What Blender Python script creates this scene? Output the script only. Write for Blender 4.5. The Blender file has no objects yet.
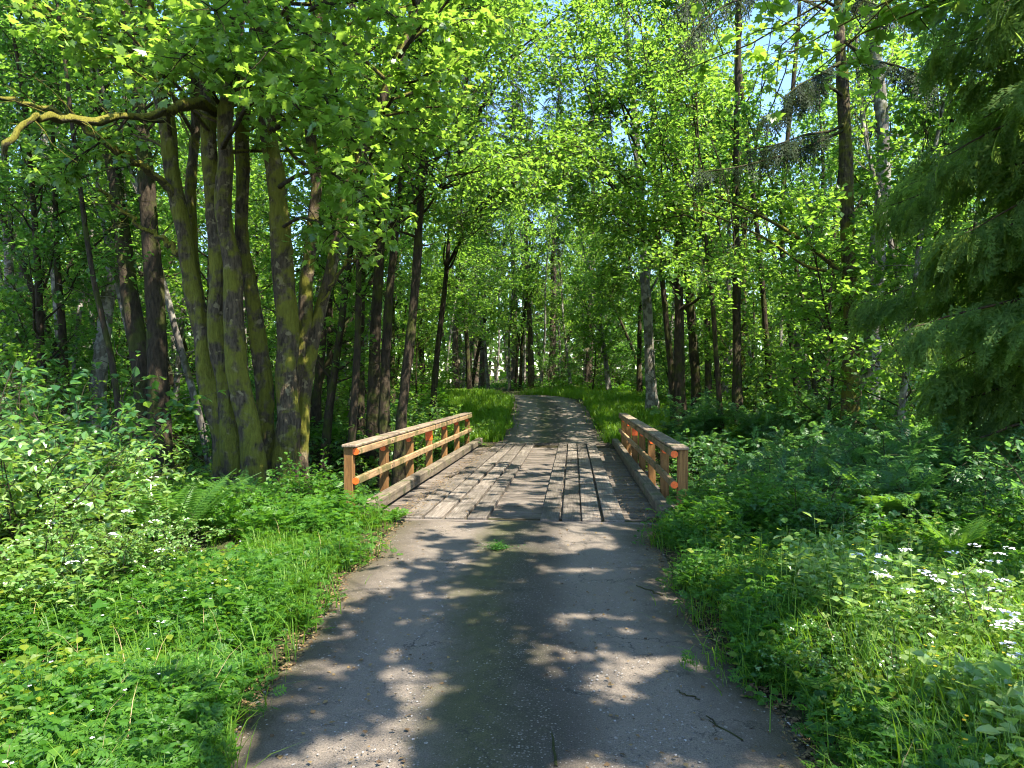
import bpy, math, random
import numpy as np
from mathutils import Vector

rng = np.random.default_rng(11)
random.seed(5)
PI = math.pi
SC = bpy.context.scene
COL = SC.collection

# ------------------------------------------------------------------ camera frame (metres)
CAM_H, F, YAW = 1.9, 700.0, math.radians(5.0)
FWD = np.array([-math.sin(YAW), math.cos(YAW), 0.0])
RGT = np.array([math.cos(YAW), math.sin(YAW), 0.0])
UP = np.array([0.0, 0.0, 1.0])


def W(u, v, d):
    """world point at depth d metres seen in the survey at (u, v)"""
    return np.array([0, 0, CAM_H]) + FWD * d + RGT * ((u - 512) / F * d) + UP * ((384 - v) / F * d)


def G(u, d):
    """ground point at depth d"""
    p = W(u, 384, d)
    p[2] = float(H(np.array([p[0]]), np.array([p[1]]))[0])
    return p


def sstep(a, b, x):
    t = np.clip((x - a) / (b - a), 0, 1)
    return t * t * (3 - 2 * t)


# ------------------------------------------------------------------ the sun
SUN_EL = math.radians(58)
SUN_AZ = math.radians(-34)         # measured from +X towards +Y: light comes from the right and a little behind
SUN = np.array([math.cos(SUN_EL) * math.cos(SUN_AZ), math.cos(SUN_EL) * math.sin(SUN_AZ), math.sin(SUN_EL)])

# ------------------------------------------------------------------ terrain
BR_Y0, BR_Y1 = 9.75, 22.5           # bridge span along Y
DECK_CX = -0.73
RX_Y = [-30, 0, 3.4, 5.5, 9.8, 22.5, 26, 29, 32, 35, 38, 42, 48, 56, 75]
RX_X = [0.6, -0.15, -0.26, -0.52, -0.72, -0.73, -.78, -.88, -1.08, -1.6, -2.7, -5.2, -10, -17, -36]
RW_Y = [-30, 0, 3.4, 5.5, 8.0, 9.8, 22.5, 30, 38, 75]
RW_W = [1.55, 1.55, 1.54, 1.55, 1.64, 1.76, 1.8, 1.68, 1.6, 1.6]


def road_x(y): return np.interp(y, RX_Y, RX_X)
def road_w(y): return np.interp(y, RW_Y, RW_W)


def road_z(y):
    return 1.26 * sstep(22.0, 37.5, y) - 0.3 * sstep(42, 60, y)


def vnoise(x, y, s, seed=0):
    """cheap smooth value noise, -1..1"""
    x = np.asarray(x, float) / s + seed * 17.3
    y = np.asarray(y, float) / s + seed * 9.1
    xi, yi = np.floor(x), np.floor(y)
    fx, fy = x - xi, y - yi
    fx, fy = fx * fx * (3 - 2 * fx), fy * fy * (3 - 2 * fy)

    def h(a, b):
        v = np.sin(a * 127.1 + b * 311.7 + seed * 74.7) * 43758.5453
        return v - np.floor(v)
    v = (h(xi, yi) * (1 - fx) + h(xi + 1, yi) * fx) * (1 - fy) + (h(xi, yi + 1) * (1 - fx) + h(xi + 1, yi + 1) * fx) * fy
    return v * 2 - 1


def H(x, y):
    x = np.asarray(x, float); y = np.asarray(y, float)
    z = road_z(y)
    off = np.abs(x - road_x(y)) - road_w(y)
    side = sstep(0.1, 2.2, off)
    z = z + side * (0.10 * vnoise(x, y, 2.3, 1) + 0.16 * vnoise(x, y, 6.0, 2))
    z = z + 0.055 * np.maximum(0, off - 5.0) * sstep(0, 1, off)
    z = z + side * 0.5 * vnoise(x, y, 19.0, 3) * sstep(20, 40, y)
    wob = 0.8 * vnoise(x, 0 * y, 5.0, 4)
    gul = sstep(10.6, 13.2, y + wob) * (1 - sstep(18.8, 21.9, y + wob))
    gul = gul * (1 - 0.85 * sstep(1.5, 6, x))
    z = z - 1.75 * gul
    z = z - 0.05 * (1 - sstep(-0.05, 0.25, off))
    return z


# ------------------------------------------------------------------ mesh collecting
class Geo:
    def __init__(self):
        self.V, self.F, self.n = [], [], 0

    def add(self, V, Fc, mat=0):
        V = np.asarray(V, np.float32).reshape(-1, 3)
        Fc = np.asarray(Fc, np.int64)
        if len(Fc) == 0:
            return
        self.V.append(V); self.F.append((Fc + self.n, mat)); self.n += len(V)

    def mesh(self, name, mats, smooth=True):
        me = bpy.data.meshes.new(name)
        V = np.concatenate(self.V)
        me.vertices.add(len(V)); me.vertices.foreach_set('co', V.ravel())
        idx = np.concatenate([f.ravel() for f, m in self.F]).astype(np.int32)
        tot = np.concatenate([np.full(len(f), f.shape[1], np.int32) for f, m in self.F])
        mi = np.concatenate([np.full(len(f), m, np.int32) for f, m in self.F])
        me.loops.add(len(idx)); me.loops.foreach_set('vertex_index', idx)
        me.polygons.add(len(tot))
        st = np.zeros(len(tot), np.int32); st[1:] = np.cumsum(tot)[:-1]
        me.polygons.foreach_set('loop_start', st)
        me.polygons.foreach_set('material_index', mi)
        me.polygons.foreach_set('use_smooth', np.full(len(tot), smooth))
        for m in (mats if isinstance(mats, (list, tuple)) else [mats]):
            me.materials.append(m)
        me.update(calc_edges=True)
        return me

    def build(self, name, mats, parent=None, smooth=True):
        o = bpy.data.objects.new(name, self.mesh(name, mats, smooth))
        COL.objects.link(o)
        if parent is not None:
            o.parent = parent
        return o


def tag(o, label=None, cat=None, group=None, kind=None):
    if label: o['label'] = label
    if cat: o['category'] = cat
    if group: o['group'] = group
    if kind: o['kind'] = kind
    return o


def empty(name, loc=(0, 0, 0), rz=0.0, label=None, cat=None, group=None):
    o = bpy.data.objects.new(name, None)
    COL.objects.link(o)
    o.location = [float(c) for c in loc]; o.rotation_euler = (0, 0, rz)
    o.empty_display_size = 0.2
    return tag(o, label, cat, group)


def copy_tree(root):
    c = root.copy(); COL.objects.link(c)
    for ch in [k for k in root.children]:
        p = ch.copy(); COL.objects.link(p); p.parent = c
        for g in [k for k in ch.children]:
            q = g.copy(); COL.objects.link(q); q.parent = p
    return c


def unit(v):
    v = np.asarray(v, float)
    return v / (np.linalg.norm(v, axis=-1, keepdims=True) + 1e-9)


def tube(g, pts, rad, sides=6, rough=0.0, mat=0, cap=False):
    pts = np.asarray(pts, float); n = len(pts)
    rad = np.broadcast_to(np.asarray(rad, float), (n,))
    T = unit(np.gradient(pts, axis=0))
    a = np.array([1.0, 0, 0]) if abs(T[0][0]) < 0.8 else np.array([0, 1.0, 0])
    N = np.zeros((n, 3)); v = unit(np.cross(T[0], a)); N[0] = v
    for i in range(1, n):
        v = v - T[i] * np.dot(v, T[i]); v = v / (np.linalg.norm(v) + 1e-9); N[i] = v
    B = np.cross(T, N)
    ang = np.arange(sides) * 2 * PI / sides
    rr = rad[:, None] * np.ones((1, sides))
    if rough > 0:
        lob = 0.10 * np.sin(ang * 3 + rng.random() * 6)[None] * np.linspace(1, .3, n)[:, None]
        rr = rr * (1 + lob + rough * (rng.random((n, sides)) - 0.5))
    P = pts[:, None] + rr[..., None] * (np.cos(ang)[None, :, None] * N[:, None] + np.sin(ang)[None, :, None] * B[:, None])
    i = np.arange(n - 1)[:, None] * sides; j = np.arange(sides)[None]; k = (j + 1) % sides
    Q = np.stack([i + j, i + k, i + sides + k, i + sides + j], -1).reshape(-1, 4)
    g.add(P, Q, mat)
    if cap:
        g.add(P[-1], np.arange(sides)[None], mat)


def gnarl(g, pts, rad, sides, amp, seed, mat=0):
    """a trunk whose surface swells and furrows"""
    n0 = g.n
    tube(g, pts, rad, sides, 0, mat)
    V = g.V[-1].reshape(len(pts), sides, 3).astype(float); c = np.asarray(pts)[:, None]
    s_ = np.r_[0, np.cumsum(np.linalg.norm(np.diff(pts, axis=0), axis=1))][:, None]
    a = (np.arange(sides) / sides * 2 * PI)[None]
    f = 0
    for k, (fa, fz, w_) in enumerate(((1, .9, 1.0), (2, 2.2, .6), (3, 5.0, .4))):
        X, Y = np.cos(a) * fa + s_ * 0, np.sin(a) * fa + s_ * fz
        f = f + w_ * vnoise(X, Y, 1.0, seed + k) + .5 * w_ * vnoise(X + 3, s_ * fz * 1.3 + 0 * a, 1.0, seed + 5 + k)
    f = f + .18 * rng.normal(size=f.shape)
    g.V[-1] = (c + (V - c) * (1 + amp * f)[..., None]).reshape(-1, 3).astype(np.float32)


def walk(p0, d, length, n, wob=0.15, up=0.0, R=rng):
    pts = [np.asarray(p0, float)]; d = unit(d)
    for i in range(n):
        d = unit(d + wob * R.normal(size=3) + np.array([0, 0, up / n]))
        pts.append(pts[-1] + d * length / n)
    return np.array(pts)


def along(pts, t):
    """points and tangents of a polyline at parameters t (0..1)"""
    pts = np.asarray(pts); t = np.atleast_1d(t)
    s = np.r_[0, np.cumsum(np.linalg.norm(np.diff(pts, axis=0), axis=1))]; L = s[-1]
    P = np.stack([np.interp(t * L, s, pts[:, k]) for k in range(3)], -1)
    Q = np.stack([np.interp(np.clip(t * L + .02 * L, 0, L), s, pts[:, k]) for k in range(3)], -1)
    P0 = np.stack([np.interp(np.clip(t * L - .02 * L, 0, L), s, pts[:, k]) for k in range(3)], -1)
    return P, unit(Q - P0)


def smooth_path(pts, n):
    pts = np.asarray(pts, float)
    s = np.linspace(0, 1, len(pts)); t = np.linspace(0, 1, n)
    P = np.stack([np.interp(t, s, pts[:, k]) for k in range(3)], -1)
    for _ in range(2):
        P[1:-1] = (P[:-2] + 2 * P[1:-1] + P[2:]) / 4
    return P


# ------------------------------------------------------------------ leaf shapes: x across, y along, z up
def T_blade(w=.32, fold=.10):
    """ovate leaf, folded on the midrib: 4 quads-ish"""
    V = np.array([[0, 0, 0], [0, .5, -fold * .5], [0, 1, -fold * 1.6], [-w, .42, fold], [w, .42, fold], [-w * .6, .78, fold * .2], [w * .6, .78, fold * .2]])
    return V, [np.array([[0, 1, 3], [0, 4, 1]]), np.array([[3, 1, 2, 5], [1, 4, 6, 2]])]


def T_diamond(w=.34, fold=.08):
    V = np.array([[0, 0, 0], [-w, .45, fold], [0, 1, -fold], [w, .45, fold]])
    return V, [np.array([[0, 3, 2], [0, 2, 1]])]


def T_maple():
    o = np.array([[0, 0], [.16, .02], [.42, -.06], [.36, .12], [.56, .34], [.36, .36], [.40, .62], [.20, .58], [.0, 1.0],
                  [-.20, .58], [-.40, .62], [-.36, .36], [-.56, .34], [-.36, .12], [-.42, -.06], [-.16, .02]])
    c = np.array([0, .3])
    V = np.vstack([np.r_[c, 0.0], np.c_[o, -.14 * (np.abs(o[:, 0]) ** 1.5) * 2 - .10 * np.maximum(0, o[:, 1] - .4)]])
    n = len(o); F_ = np.array([[0, 1 + i, 1 + (i + 1) % n] for i in range(n)])
    return V, [F_]


def T_trefoil():
    V, Fs = [], []
    tv, tf = T_blade(.36, .10)
    k = 0
    F3, F4 = [], []
    for a, s in ((0, 1.0), (1.25, .82), (-1.25, .82)):
        c, s_ = math.cos(a), math.sin(a)
        P = tv * s; P = np.c_[P[:, 0] * c + P[:, 1] * s_, -P[:, 0] * s_ + P[:, 1] * c, P[:, 2]]
        V.append(P); F3.append(tf[0] + k); F4.append(tf[1] + k); k += len(tv)
    return np.vstack(V) * .6, [np.vstack(F3), np.vstack(F4)]


def T_pinnate(pairs=4, w=.16, ll=.42):
    """compound herb / rowan-like leaf: rachis strip and narrow leaflets"""
    V, Fq = [], []
    k = 0

    def strip(p, q, wd, z0, z1):
        nonlocal k
        p, q = np.array(p), np.array(q); d = q - p; nrm = np.array([-d[1], d[0]]); nrm = nrm / (np.linalg.norm(nrm) + 1e-9) * wd
        m = p + d * .45
        V.append(np.array([[*p, z0], [*(m + nrm), (z0 + z1) / 2 + .03], [*q, z1], [*(m - nrm), (z0 + z1) / 2 + .03]]))
        Fq.append(np.array([[0, 3, 2, 1]]) + k); k += 4
    for i in range(pairs):
        t = .18 + .62 * i / max(1, pairs - 1); L = ll * (1 - .55 * abs(t - .4))
        for s in (-1, 1):
            strip((0, t), (s * L, t + L * .55), w * .6, -.10 * t * t, -.10 * t * t - .06)
    strip((0, .8), (0, 1.15), w * .6, -.06, -.16)
    V.append(np.array([[-.012, 0, 0], [.012, 0, 0], [.008, .85, -.07], [-.008, .85, -.07]])); Fq.append(np.array([[0, 1, 2, 3]]) + k)
    return np.vstack(V), [np.vstack(Fq)]


def T_spray(pairs=7, ang=.75, drop=.35, w=.035, ll=.40):
    """conifer spray: narrow side strips on an axis, tips hanging"""
    V, Fq = [], []
    k = 0
    for i in range(pairs):
        t = .06 + .80 * i / (pairs - 1); L = ll * (1 - .62 * t) * (0.85 + .3 * ((i * 37) % 10) / 10)
        for s in (-1, 1):
            p = np.array([0, t, -drop * t * t]); q = np.array([s * L * math.sin(ang), t + L * math.cos(ang), -drop * (t + L * .7) ** 2 - .05])
            d = q - p; nn = np.array([-d[1], d[0], 0]); nn = nn / (np.linalg.norm(nn) + 1e-9) * w
            m = p + d * .55
            V.append(np.array([p, m + nn, q, m - nn])); Fq.append(np.array([[0, 3, 2, 1]]) + k); k += 4
    V.append(np.array([[-.012, 0, 0], [.012, 0, 0], [.02, .6, -drop * .36], [0, 1.1, -drop * 1.25]])); Fq.append(np.array([[0, 1, 2, 3]]) + k); k += 4
    V.append(np.array([[0, 0, 0.002], [.02, .6, -drop * .36], [0, 1.1, -drop * 1.25], [-.02, .6, -drop * .36]])); Fq.append(np.array([[0, 1, 2, 3]]) + k)
    return np.vstack(V), [np.vstack(Fq)]


def frames(axis, normal):
    y = unit(axis); z = unit(normal - y * np.sum(normal * y, -1, keepdims=True)); x = np.cross(y, z)
    return np.stack([x, y, z], 1)          # rows: local axes


def place(g, tpl, pos, axis, normal, size, mat=0):
    V, Fs = tpl
    n = len(pos)
    if n == 0:
        return
    M = frames(axis, normal)
    P = np.einsum('ki,nij->nkj', V, M) * np.asarray(size).reshape(-1, 1, 1) + pos[:, None]
    k = len(V); off = (np.arange(n) * k)[:, None, None]
    base = g.n
    g.V.append(P.reshape(-1, 3).astype(np.float32)); g.n += n * k
    for f in Fs:
        g.F.append(((f[None] + off).reshape(-1, f.shape[1]) + base, mat))


def leaf_dirs(n, outward, spread=.8, tilt=.55, R=rng):
    ax = unit(unit(outward) + spread * R.normal(size=(n, 3)) * np.array([1, 1, .6]) + np.array([0, 0, -.12]))
    nm = unit(np.array([0, 0, 1.0]) + tilt * R.normal(size=(n, 3)))
    return ax, nm


# ------------------------------------------------------------------ materials
def nodes_of(name):
    m = bpy.data.materials.new(name); m.use_nodes = True
    nt = m.node_tree; nt.nodes.clear()
    out = nt.nodes.new('ShaderNodeOutputMaterial')
    return m, nt, out


def N(nt, kind, ins=None, **kw):
    n = nt.nodes.new(kind)
    for k, v in kw.items():
        setattr(n, k, v)
    for k, v in (ins or {}).items():
        s = n.inputs[k]
        if hasattr(v, 'is_linked') or isinstance(v, bpy.types.NodeSocket):
            nt.links.new(v, s)
        else:
            s.default_value = v
    return n


def ramp(nt, fac, stops, interp='LINEAR'):
    r = nt.nodes.new('ShaderNodeValToRGB'); r.color_ramp.interpolation = interp
    e = r.color_ramp.elements
    while len(e) < len(stops):
        e.new(0.5)
    for i, (p, c) in enumerate(stops):
        e[i].position = p; e[i].color = (*c, 1) if len(c) == 3 else c
    nt.links.new(fac, r.inputs[0])
    return r.outputs[0]


def mixc(nt, fac, a, b, mode='MIX'):
    m = nt.nodes.new('ShaderNodeMix'); m.data_type = 'RGBA'; m.blend_type = mode
    for s, v in ((m.inputs[0], fac), (m.inputs[6], a), (m.inputs[7], b)):
        if isinstance(v, bpy.types.NodeSocket): nt.links.new(v, s)
        else: s.default_value = (*v, 1) if isinstance(v, tuple) and len(v) == 3 else v
    return m.outputs[2]


def math_n(nt, op, a, b=0.0, clamp=False):
    m = nt.nodes.new('ShaderNodeMath'); m.operation = op; m.use_clamp = clamp
    for s, v in ((m.inputs[0], a), (m.inputs[1], b)):
        if isinstance(v, bpy.types.NodeSocket): nt.links.new(v, s)
        else: s.default_value = v
    return m.outputs[0]


def leaf_mat(name, cols, trans, tfac=.42, rough=.42, spec=.5, world_scale=.25):
    """cols: three leaf colours mixed leaf by leaf; trans: colour of light coming through"""
    m, nt, out = nodes_of(name)
    geo = N(nt, 'ShaderNodeNewGeometry')
    oi = N(nt, 'ShaderNodeObjectInfo')
    rnd = geo.outputs['Random Per Island']
    f = math_n(nt, 'ADD', math_n(nt, 'MULTIPLY', rnd, .75), math_n(nt, 'MULTIPLY', oi.outputs['Random'], .25))
    base = ramp(nt, f, [(0.08, cols[0]), (0.5, cols[1]), (0.93, cols[2])])
    tr = ramp(nt, f, [(0.05, tuple(c * .75 for c in trans)), (0.95, tuple(min(1, c * 1.2) for c in trans))])
    p = N(nt, 'ShaderNodeBsdfPrincipled', {'Base Color': base, 'Roughness': rough, 'Specular IOR Level': spec})
    t = N(nt, 'ShaderNodeBsdfTranslucent', {'Color': tr})
    mx = N(nt, 'ShaderNodeMixShader', {0: tfac, 1: p.outputs[0], 2: t.outputs[0]})
    nt.links.new(mx.outputs[0], out.inputs[0])
    return m


def bark_mat(name, dark, light, moss=(.07, .085, .015), moss_amt=.5, patch=0.0, patch_col=(.28, .26, .22), scale=1.0, zs=1.6):
    m, nt, out = nodes_of(name)
    tc = N(nt, 'ShaderNodeTexCoord')
    mp = N(nt, 'ShaderNodeMapping', {'Vector': tc.outputs['Object'], 'Scale': (9 * scale, 9 * scale, zs * scale)})
    n1 = N(nt, 'ShaderNodeTexNoise', {'Vector': mp.outputs[0], 'Scale': 1.5, 'Detail': 6.0, 'Roughness': .65})
    n2 = N(nt, 'ShaderNodeTexNoise', {'Vector': tc.outputs['Object'], 'Scale': 1.7 * scale, 'Detail': 4.0, 'Roughness': .6})
    n3 = N(nt, 'ShaderNodeTexNoise', {'Vector': tc.outputs['Object'], 'Scale': 4.0 * scale, 'Detail': 3.0})
    base = ramp(nt, n1.outputs[0], [(.32, dark), (.68, light)])
    if patch > 0:
        pf = ramp(nt, n3.outputs[0], [(.62 - patch * .22, (0, 0, 0)), (.68 - patch * .22, (1, 1, 1))])
        base = mixc(nt, pf, base, patch_col)
    geo = N(nt, 'ShaderNodeNewGeometry')
    sep = N(nt, 'ShaderNodeSeparateXYZ', {0: geo.outputs['Normal']})
    up = math_n(nt, 'MULTIPLY', sep.outputs[2], .30)
    mf = math_n(nt, 'ADD', n2.outputs[0], up)
    mossf = ramp(nt, mf, [(.66 - moss_amt * .30, (0, 0, 0)), (.76 - moss_amt * .28, (1, 1, 1))])
    mcol = ramp(nt, n1.outputs[0], [(.3, tuple(c * .55 for c in moss)), (.7, moss)])
    col = mixc(nt, mossf, base, mcol)
    bmp = N(nt, 'ShaderNodeBump', {'Height': n1.outputs[0], 'Strength': 1.0, 'Distance': .08})
    p = N(nt, 'ShaderNodeBsdfPrincipled', {'Base Color': col, 'Roughness': .9, 'Specular IOR Level': .2, 'Normal': bmp.outputs[0]})
    nt.links.new(p.outputs[0], out.inputs[0])
    return m


def wood_mat(name, cols, dirt=(.035, .03, .022), dirt_amt=.5, axis='Y', moss=0.0):
    m, nt, out = nodes_of(name)
    tc = N(nt, 'ShaderNodeTexCoord'); geo = N(nt, 'ShaderNodeNewGeometry'); oi = N(nt, 'ShaderNodeObjectInfo')
    sc = {'Y': (22, 1.1, 22), 'X': (1.1, 22, 22), 'Z': (22, 22, 1.2)}[axis]
    r = math_n(nt, 'ADD', geo.outputs['Random Per Island'], oi.outputs['Random'])
    shift = N(nt, 'ShaderNodeCombineXYZ', {0: math_n(nt, 'MULTIPLY', r, 13.0), 1: math_n(nt, 'MULTIPLY', r, 31.0), 2: math_n(nt, 'MULTIPLY', r, 7.0)})
    pos = N(nt, 'ShaderNodeVectorMath', {0: tc.outputs['Object'], 1: shift.outputs[0]}, operation='ADD')
    mp = N(nt, 'ShaderNodeMapping', {'Vector': pos.outputs[0], 'Scale': sc})
    grain = N(nt, 'ShaderNodeTexNoise', {'Vector': mp.outputs[0], 'Scale': 1.6, 'Detail': 7.0, 'Roughness': .7, 'Distortion': .4})
    big = N(nt, 'ShaderNodeTexNoise', {'Vector': pos.outputs[0], 'Scale': 2.2, 'Detail': 5.0, 'Roughness': .65})
    fine = N(nt, 'ShaderNodeTexNoise', {'Vector': pos.outputs[0], 'Scale': 45.0, 'Detail': 3.0})
    base = ramp(nt, grain.outputs[0], [(.30, cols[0]), (.5, cols[1]), (.72, cols[2])])
    tone = math_n(nt, 'ADD', math_n(nt, 'MULTIPLY', math_n(nt, 'FRACT', r), .55), .70)
    base = mixc(nt, 1.0, base, N(nt, 'ShaderNodeCombineColor', {0: tone, 1: tone, 2: tone}).outputs[0], 'MULTIPLY')
    df = ramp(nt, big.outputs[0], [(.62 - dirt_amt * .25, (0, 0, 0)), (.80 - dirt_amt * .15, (.85, .85, .85))])
    col = mixc(nt, df, base, dirt)
    sp = ramp(nt, fine.outputs[0], [(.60, (0, 0, 0)), (.72, (.5, .5, .5))])
    col = mixc(nt, sp, col, dirt)
    if moss > 0:
        mfc = ramp(nt, big.outputs[0], [(.42 - moss * .1, (1, 1, 1)), (.50 - moss * .1, (0, 0, 0))])
        col = mixc(nt, math_n(nt, 'MULTIPLY', mfc, .7), col, (.05, .065, .016))
    bmp = N(nt, 'ShaderNodeBump', {'Height': grain.outputs[0], 'Strength': .6, 'Distance': .01})
    p = N(nt, 'ShaderNodeBsdfPrincipled', {'Base Color': col, 'Roughness': .82, 'Specular IOR Level': .25, 'Normal': bmp.outputs[0]})
    nt.links.new(p.outputs[0], out.inputs[0])
    return m


def plain_mat(name, col, rough=.8, spec=.3, var=.25, scale=8.0):
    m, nt, out = nodes_of(name)
    tc = N(nt, 'ShaderNodeTexCoord')
    n = N(nt, 'ShaderNodeTexNoise', {'Vector': tc.outputs['Object'], 'Scale': scale, 'Detail': 4.0})
    c = ramp(nt, n.outputs[0], [(.3, tuple(x * (1 - var) for x in col)), (.7, tuple(min(1, x * (1 + var)) for x in col))])
    p = N(nt, 'ShaderNodeBsdfPrincipled', {'Base Color': c, 'Roughness': rough, 'Specular IOR Level': spec})
    nt.links.new(p.outputs[0], out.inputs[0])
    return m


def island_mat(name, cols, rough=.85, spec=.3):
    m, nt, out = nodes_of(name)
    geo = N(nt, 'ShaderNodeNewGeometry')
    c = ramp(nt, geo.outputs['Random Per Island'], [(i / (len(cols) - 1), cc) for i, cc in enumerate(cols)])
    p = N(nt, 'ShaderNodeBsdfPrincipled', {'Base Color': c, 'Roughness': rough, 'Specular IOR Level': spec})
    nt.links.new(p.outputs[0], out.inputs[0])
    return m


def road_mat():
    m, nt, out = nodes_of('old_tarred_road')
    tc = N(nt, 'ShaderNodeTexCoord'); P = tc.outputs['Object']
    uv = N(nt, 'ShaderNodeUVMap'); uv.uv_map = 'lane'
    sx = N(nt, 'ShaderNodeSeparateXYZ', {0: uv.outputs[0]})          # x: -1..1 across, y: metres along
    ab = sx.outputs[0]
    big = N(nt, 'ShaderNodeTexNoise', {'Vector': P, 'Scale': 1.1, 'Detail': 5.0, 'Roughness': .6})
    mid = N(nt, 'ShaderNodeTexNoise', {'Vector': P, 'Scale': 7.0, 'Detail': 5.0, 'Roughness': .65})
    fine = N(nt, 'ShaderNodeTexNoise', {'Vector': P, 'Scale': 120.0, 'Detail': 3.0, 'Roughness': .7})
    v1 = N(nt, 'ShaderNodeTexVoronoi', {'Vector': P, 'Scale': 62.0, 'Randomness': 1.0})
    v2 = N(nt, 'ShaderNodeTexVoronoi', {'Vector': P, 'Scale': 26.0, 'Randomness': 1.0})
    base = ramp(nt, big.outputs[0], [(.35, (.078, .063, .048)), (.65, (.132, .108, .085))])
    base = mixc(nt, math_n(nt, 'MULTIPLY', mid.outputs[0], .5), base, (.046, .037, .029))
    # wheel tracks: worn paler bands at +-0.5
    d1 = math_n(nt, 'ABSOLUTE', math_n(nt, 'SUBTRACT', math_n(nt, 'ABSOLUTE', ab), .52))
    d1 = math_n(nt, 'ADD', d1, math_n(nt, 'MULTIPLY', math_n(nt, 'SUBTRACT', mid.outputs[0], .5), .25))
    trk = ramp(nt, d1, [(.12, (1, 1, 1)), (.32, (0, 0, 0))])
    base = mixc(nt, math_n(nt, 'MULTIPLY', trk, .7), base, (.184, .154, .124))
    # mossy crown between the tracks
    d2 = math_n(nt, 'ADD', math_n(nt, 'ABSOLUTE', math_n(nt, 'ADD', ab, .10)), math_n(nt, 'MULTIPLY', math_n(nt, 'SUBTRACT', mid.outputs[0], .5), .5))
    d2 = math_n(nt, 'ADD', d2, math_n(nt, 'MULTIPLY', math_n(nt, 'SUBTRACT', big.outputs[0], .5), .4))
    ms = ramp(nt, d2, [(.06, (1, 1, 1)), (.28, (0, 0, 0))])
    base = mixc(nt, math_n(nt, 'MULTIPLY', ms, .85), base, mixc(nt, mid.outputs[0], (.028, .026, .016), (.085, .090, .022)))
    # earth and moss creeping in at the edges
    e1 = math_n(nt, 'ADD', math_n(nt, 'ABSOLUTE', ab), math_n(nt, 'MULTIPLY', math_n(nt, 'SUBTRACT', mid.outputs[0], .5), .35))
    ed = ramp(nt, e1, [(.80, (0, 0, 0)), (1.0, (1, 1, 1))])
    base = mixc(nt, math_n(nt, 'MULTIPLY', ed, .8), base, mixc(nt, big.outputs[0], (.060, .045, .028), (.085, .075, .030)))
    # chips of stone, thick along the crown and thin in the tracks
    grv = ramp(nt, math_n(nt, 'ADD', math_n(nt, 'ABSOLUTE', math_n(nt, 'SUBTRACT', ab, .10)), math_n(nt, 'MULTIPLY', math_n(nt, 'SUBTRACT', mid.outputs[0], .5), .4)), [(.05, (1, 1, 1)), (.26, (0, 0, 0))])
    sel = N(nt, 'ShaderNodeSeparateColor', {0: v1.outputs['Color']})
    thr = math_n(nt, 'SUBTRACT', .80, math_n(nt, 'ADD', math_n(nt, 'MULTIPLY', grv, .70), math_n(nt, 'MULTIPLY', math_n(nt, 'SUBTRACT', big.outputs[0], .5), .9)))
    chip = math_n(nt, 'MULTIPLY', math_n(nt, 'LESS_THAN', v1.outputs['Distance'], math_n(nt, 'ADD', .16, math_n(nt, 'MULTIPLY', sel.outputs[2], .30))), math_n(nt, 'GREATER_THAN', sel.outputs[0], thr))
    ccol = ramp(nt, sel.outputs[1], [(0, (.045, .038, .032)), (.6, (.13, .115, .10)), (1, (.26, .235, .21))])
    base = mixc(nt, math_n(nt, 'MULTIPLY', chip, .8), base, ccol)
    sel2 = N(nt, 'ShaderNodeSeparateColor', {0: v2.outputs['Color']})
    chip2 = math_n(nt, 'MULTIPLY', math_n(nt, 'LESS_THAN', v2.outputs['Distance'], math_n(nt, 'MULTIPLY', sel2.outputs[2], .30)), math_n(nt, 'GREATER_THAN', sel2.outputs[0], .80))
    base = mixc(nt, math_n(nt, 'MULTIPLY', chip2, .8), base, ramp(nt, sel2.outputs[1], [(0, (.07, .06, .05)), (1, (.30, .27, .24))]))
    base = mixc(nt, math_n(nt, 'MULTIPLY', math_n(nt, 'MULTIPLY', grv, math_n(nt, 'SUBTRACT', 1.0, chip)), .6), base, (.030, .025, .018))
    # fine cracks in the old tar
    wv = N(nt, 'ShaderNodeVectorMath', {0: P, 1: N(nt, 'ShaderNodeVectorMath', {0: mid.outputs['Color'], 1: (.35, .35, .35)}, operation='MULTIPLY').outputs[0]}, operation='ADD')
    vc = N(nt, 'ShaderNodeTexVoronoi', {'Vector': wv.outputs[0], 'Scale': .9}, feature='DISTANCE_TO_EDGE')
    crk = math_n(nt, 'MULTIPLY', math_n(nt, 'LESS_THAN', vc.outputs['Distance'], .007), ramp(nt, big.outputs[0], [(.45, (0, 0, 0)), (.6, (1, 1, 1))]))
    base = mixc(nt, math_n(nt, 'MULTIPLY', crk, .8), base, (.018, .016, .012))
    base = mixc(nt, 1.0, base, ramp(nt, fine.outputs[0], [(.3, (.45, .45, .45)), (.7, (1.45, 1.42, 1.38))]), 'MULTIPLY')
    hgt = math_n(nt, 'ADD', math_n(nt, 'MULTIPLY', fine.outputs[0], .6), math_n(nt, 'MULTIPLY', chip, .5))
    bmp = N(nt, 'ShaderNodeBump', {'Height': hgt, 'Strength': .9, 'Distance': .016})
    p = N(nt, 'ShaderNodeBsdfPrincipled', {'Base Color': base, 'Roughness': .78, 'Specular IOR Level': .35, 'Normal': bmp.outputs[0]})
    nt.links.new(p.outputs[0], out.inputs[0])
    return m


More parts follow.
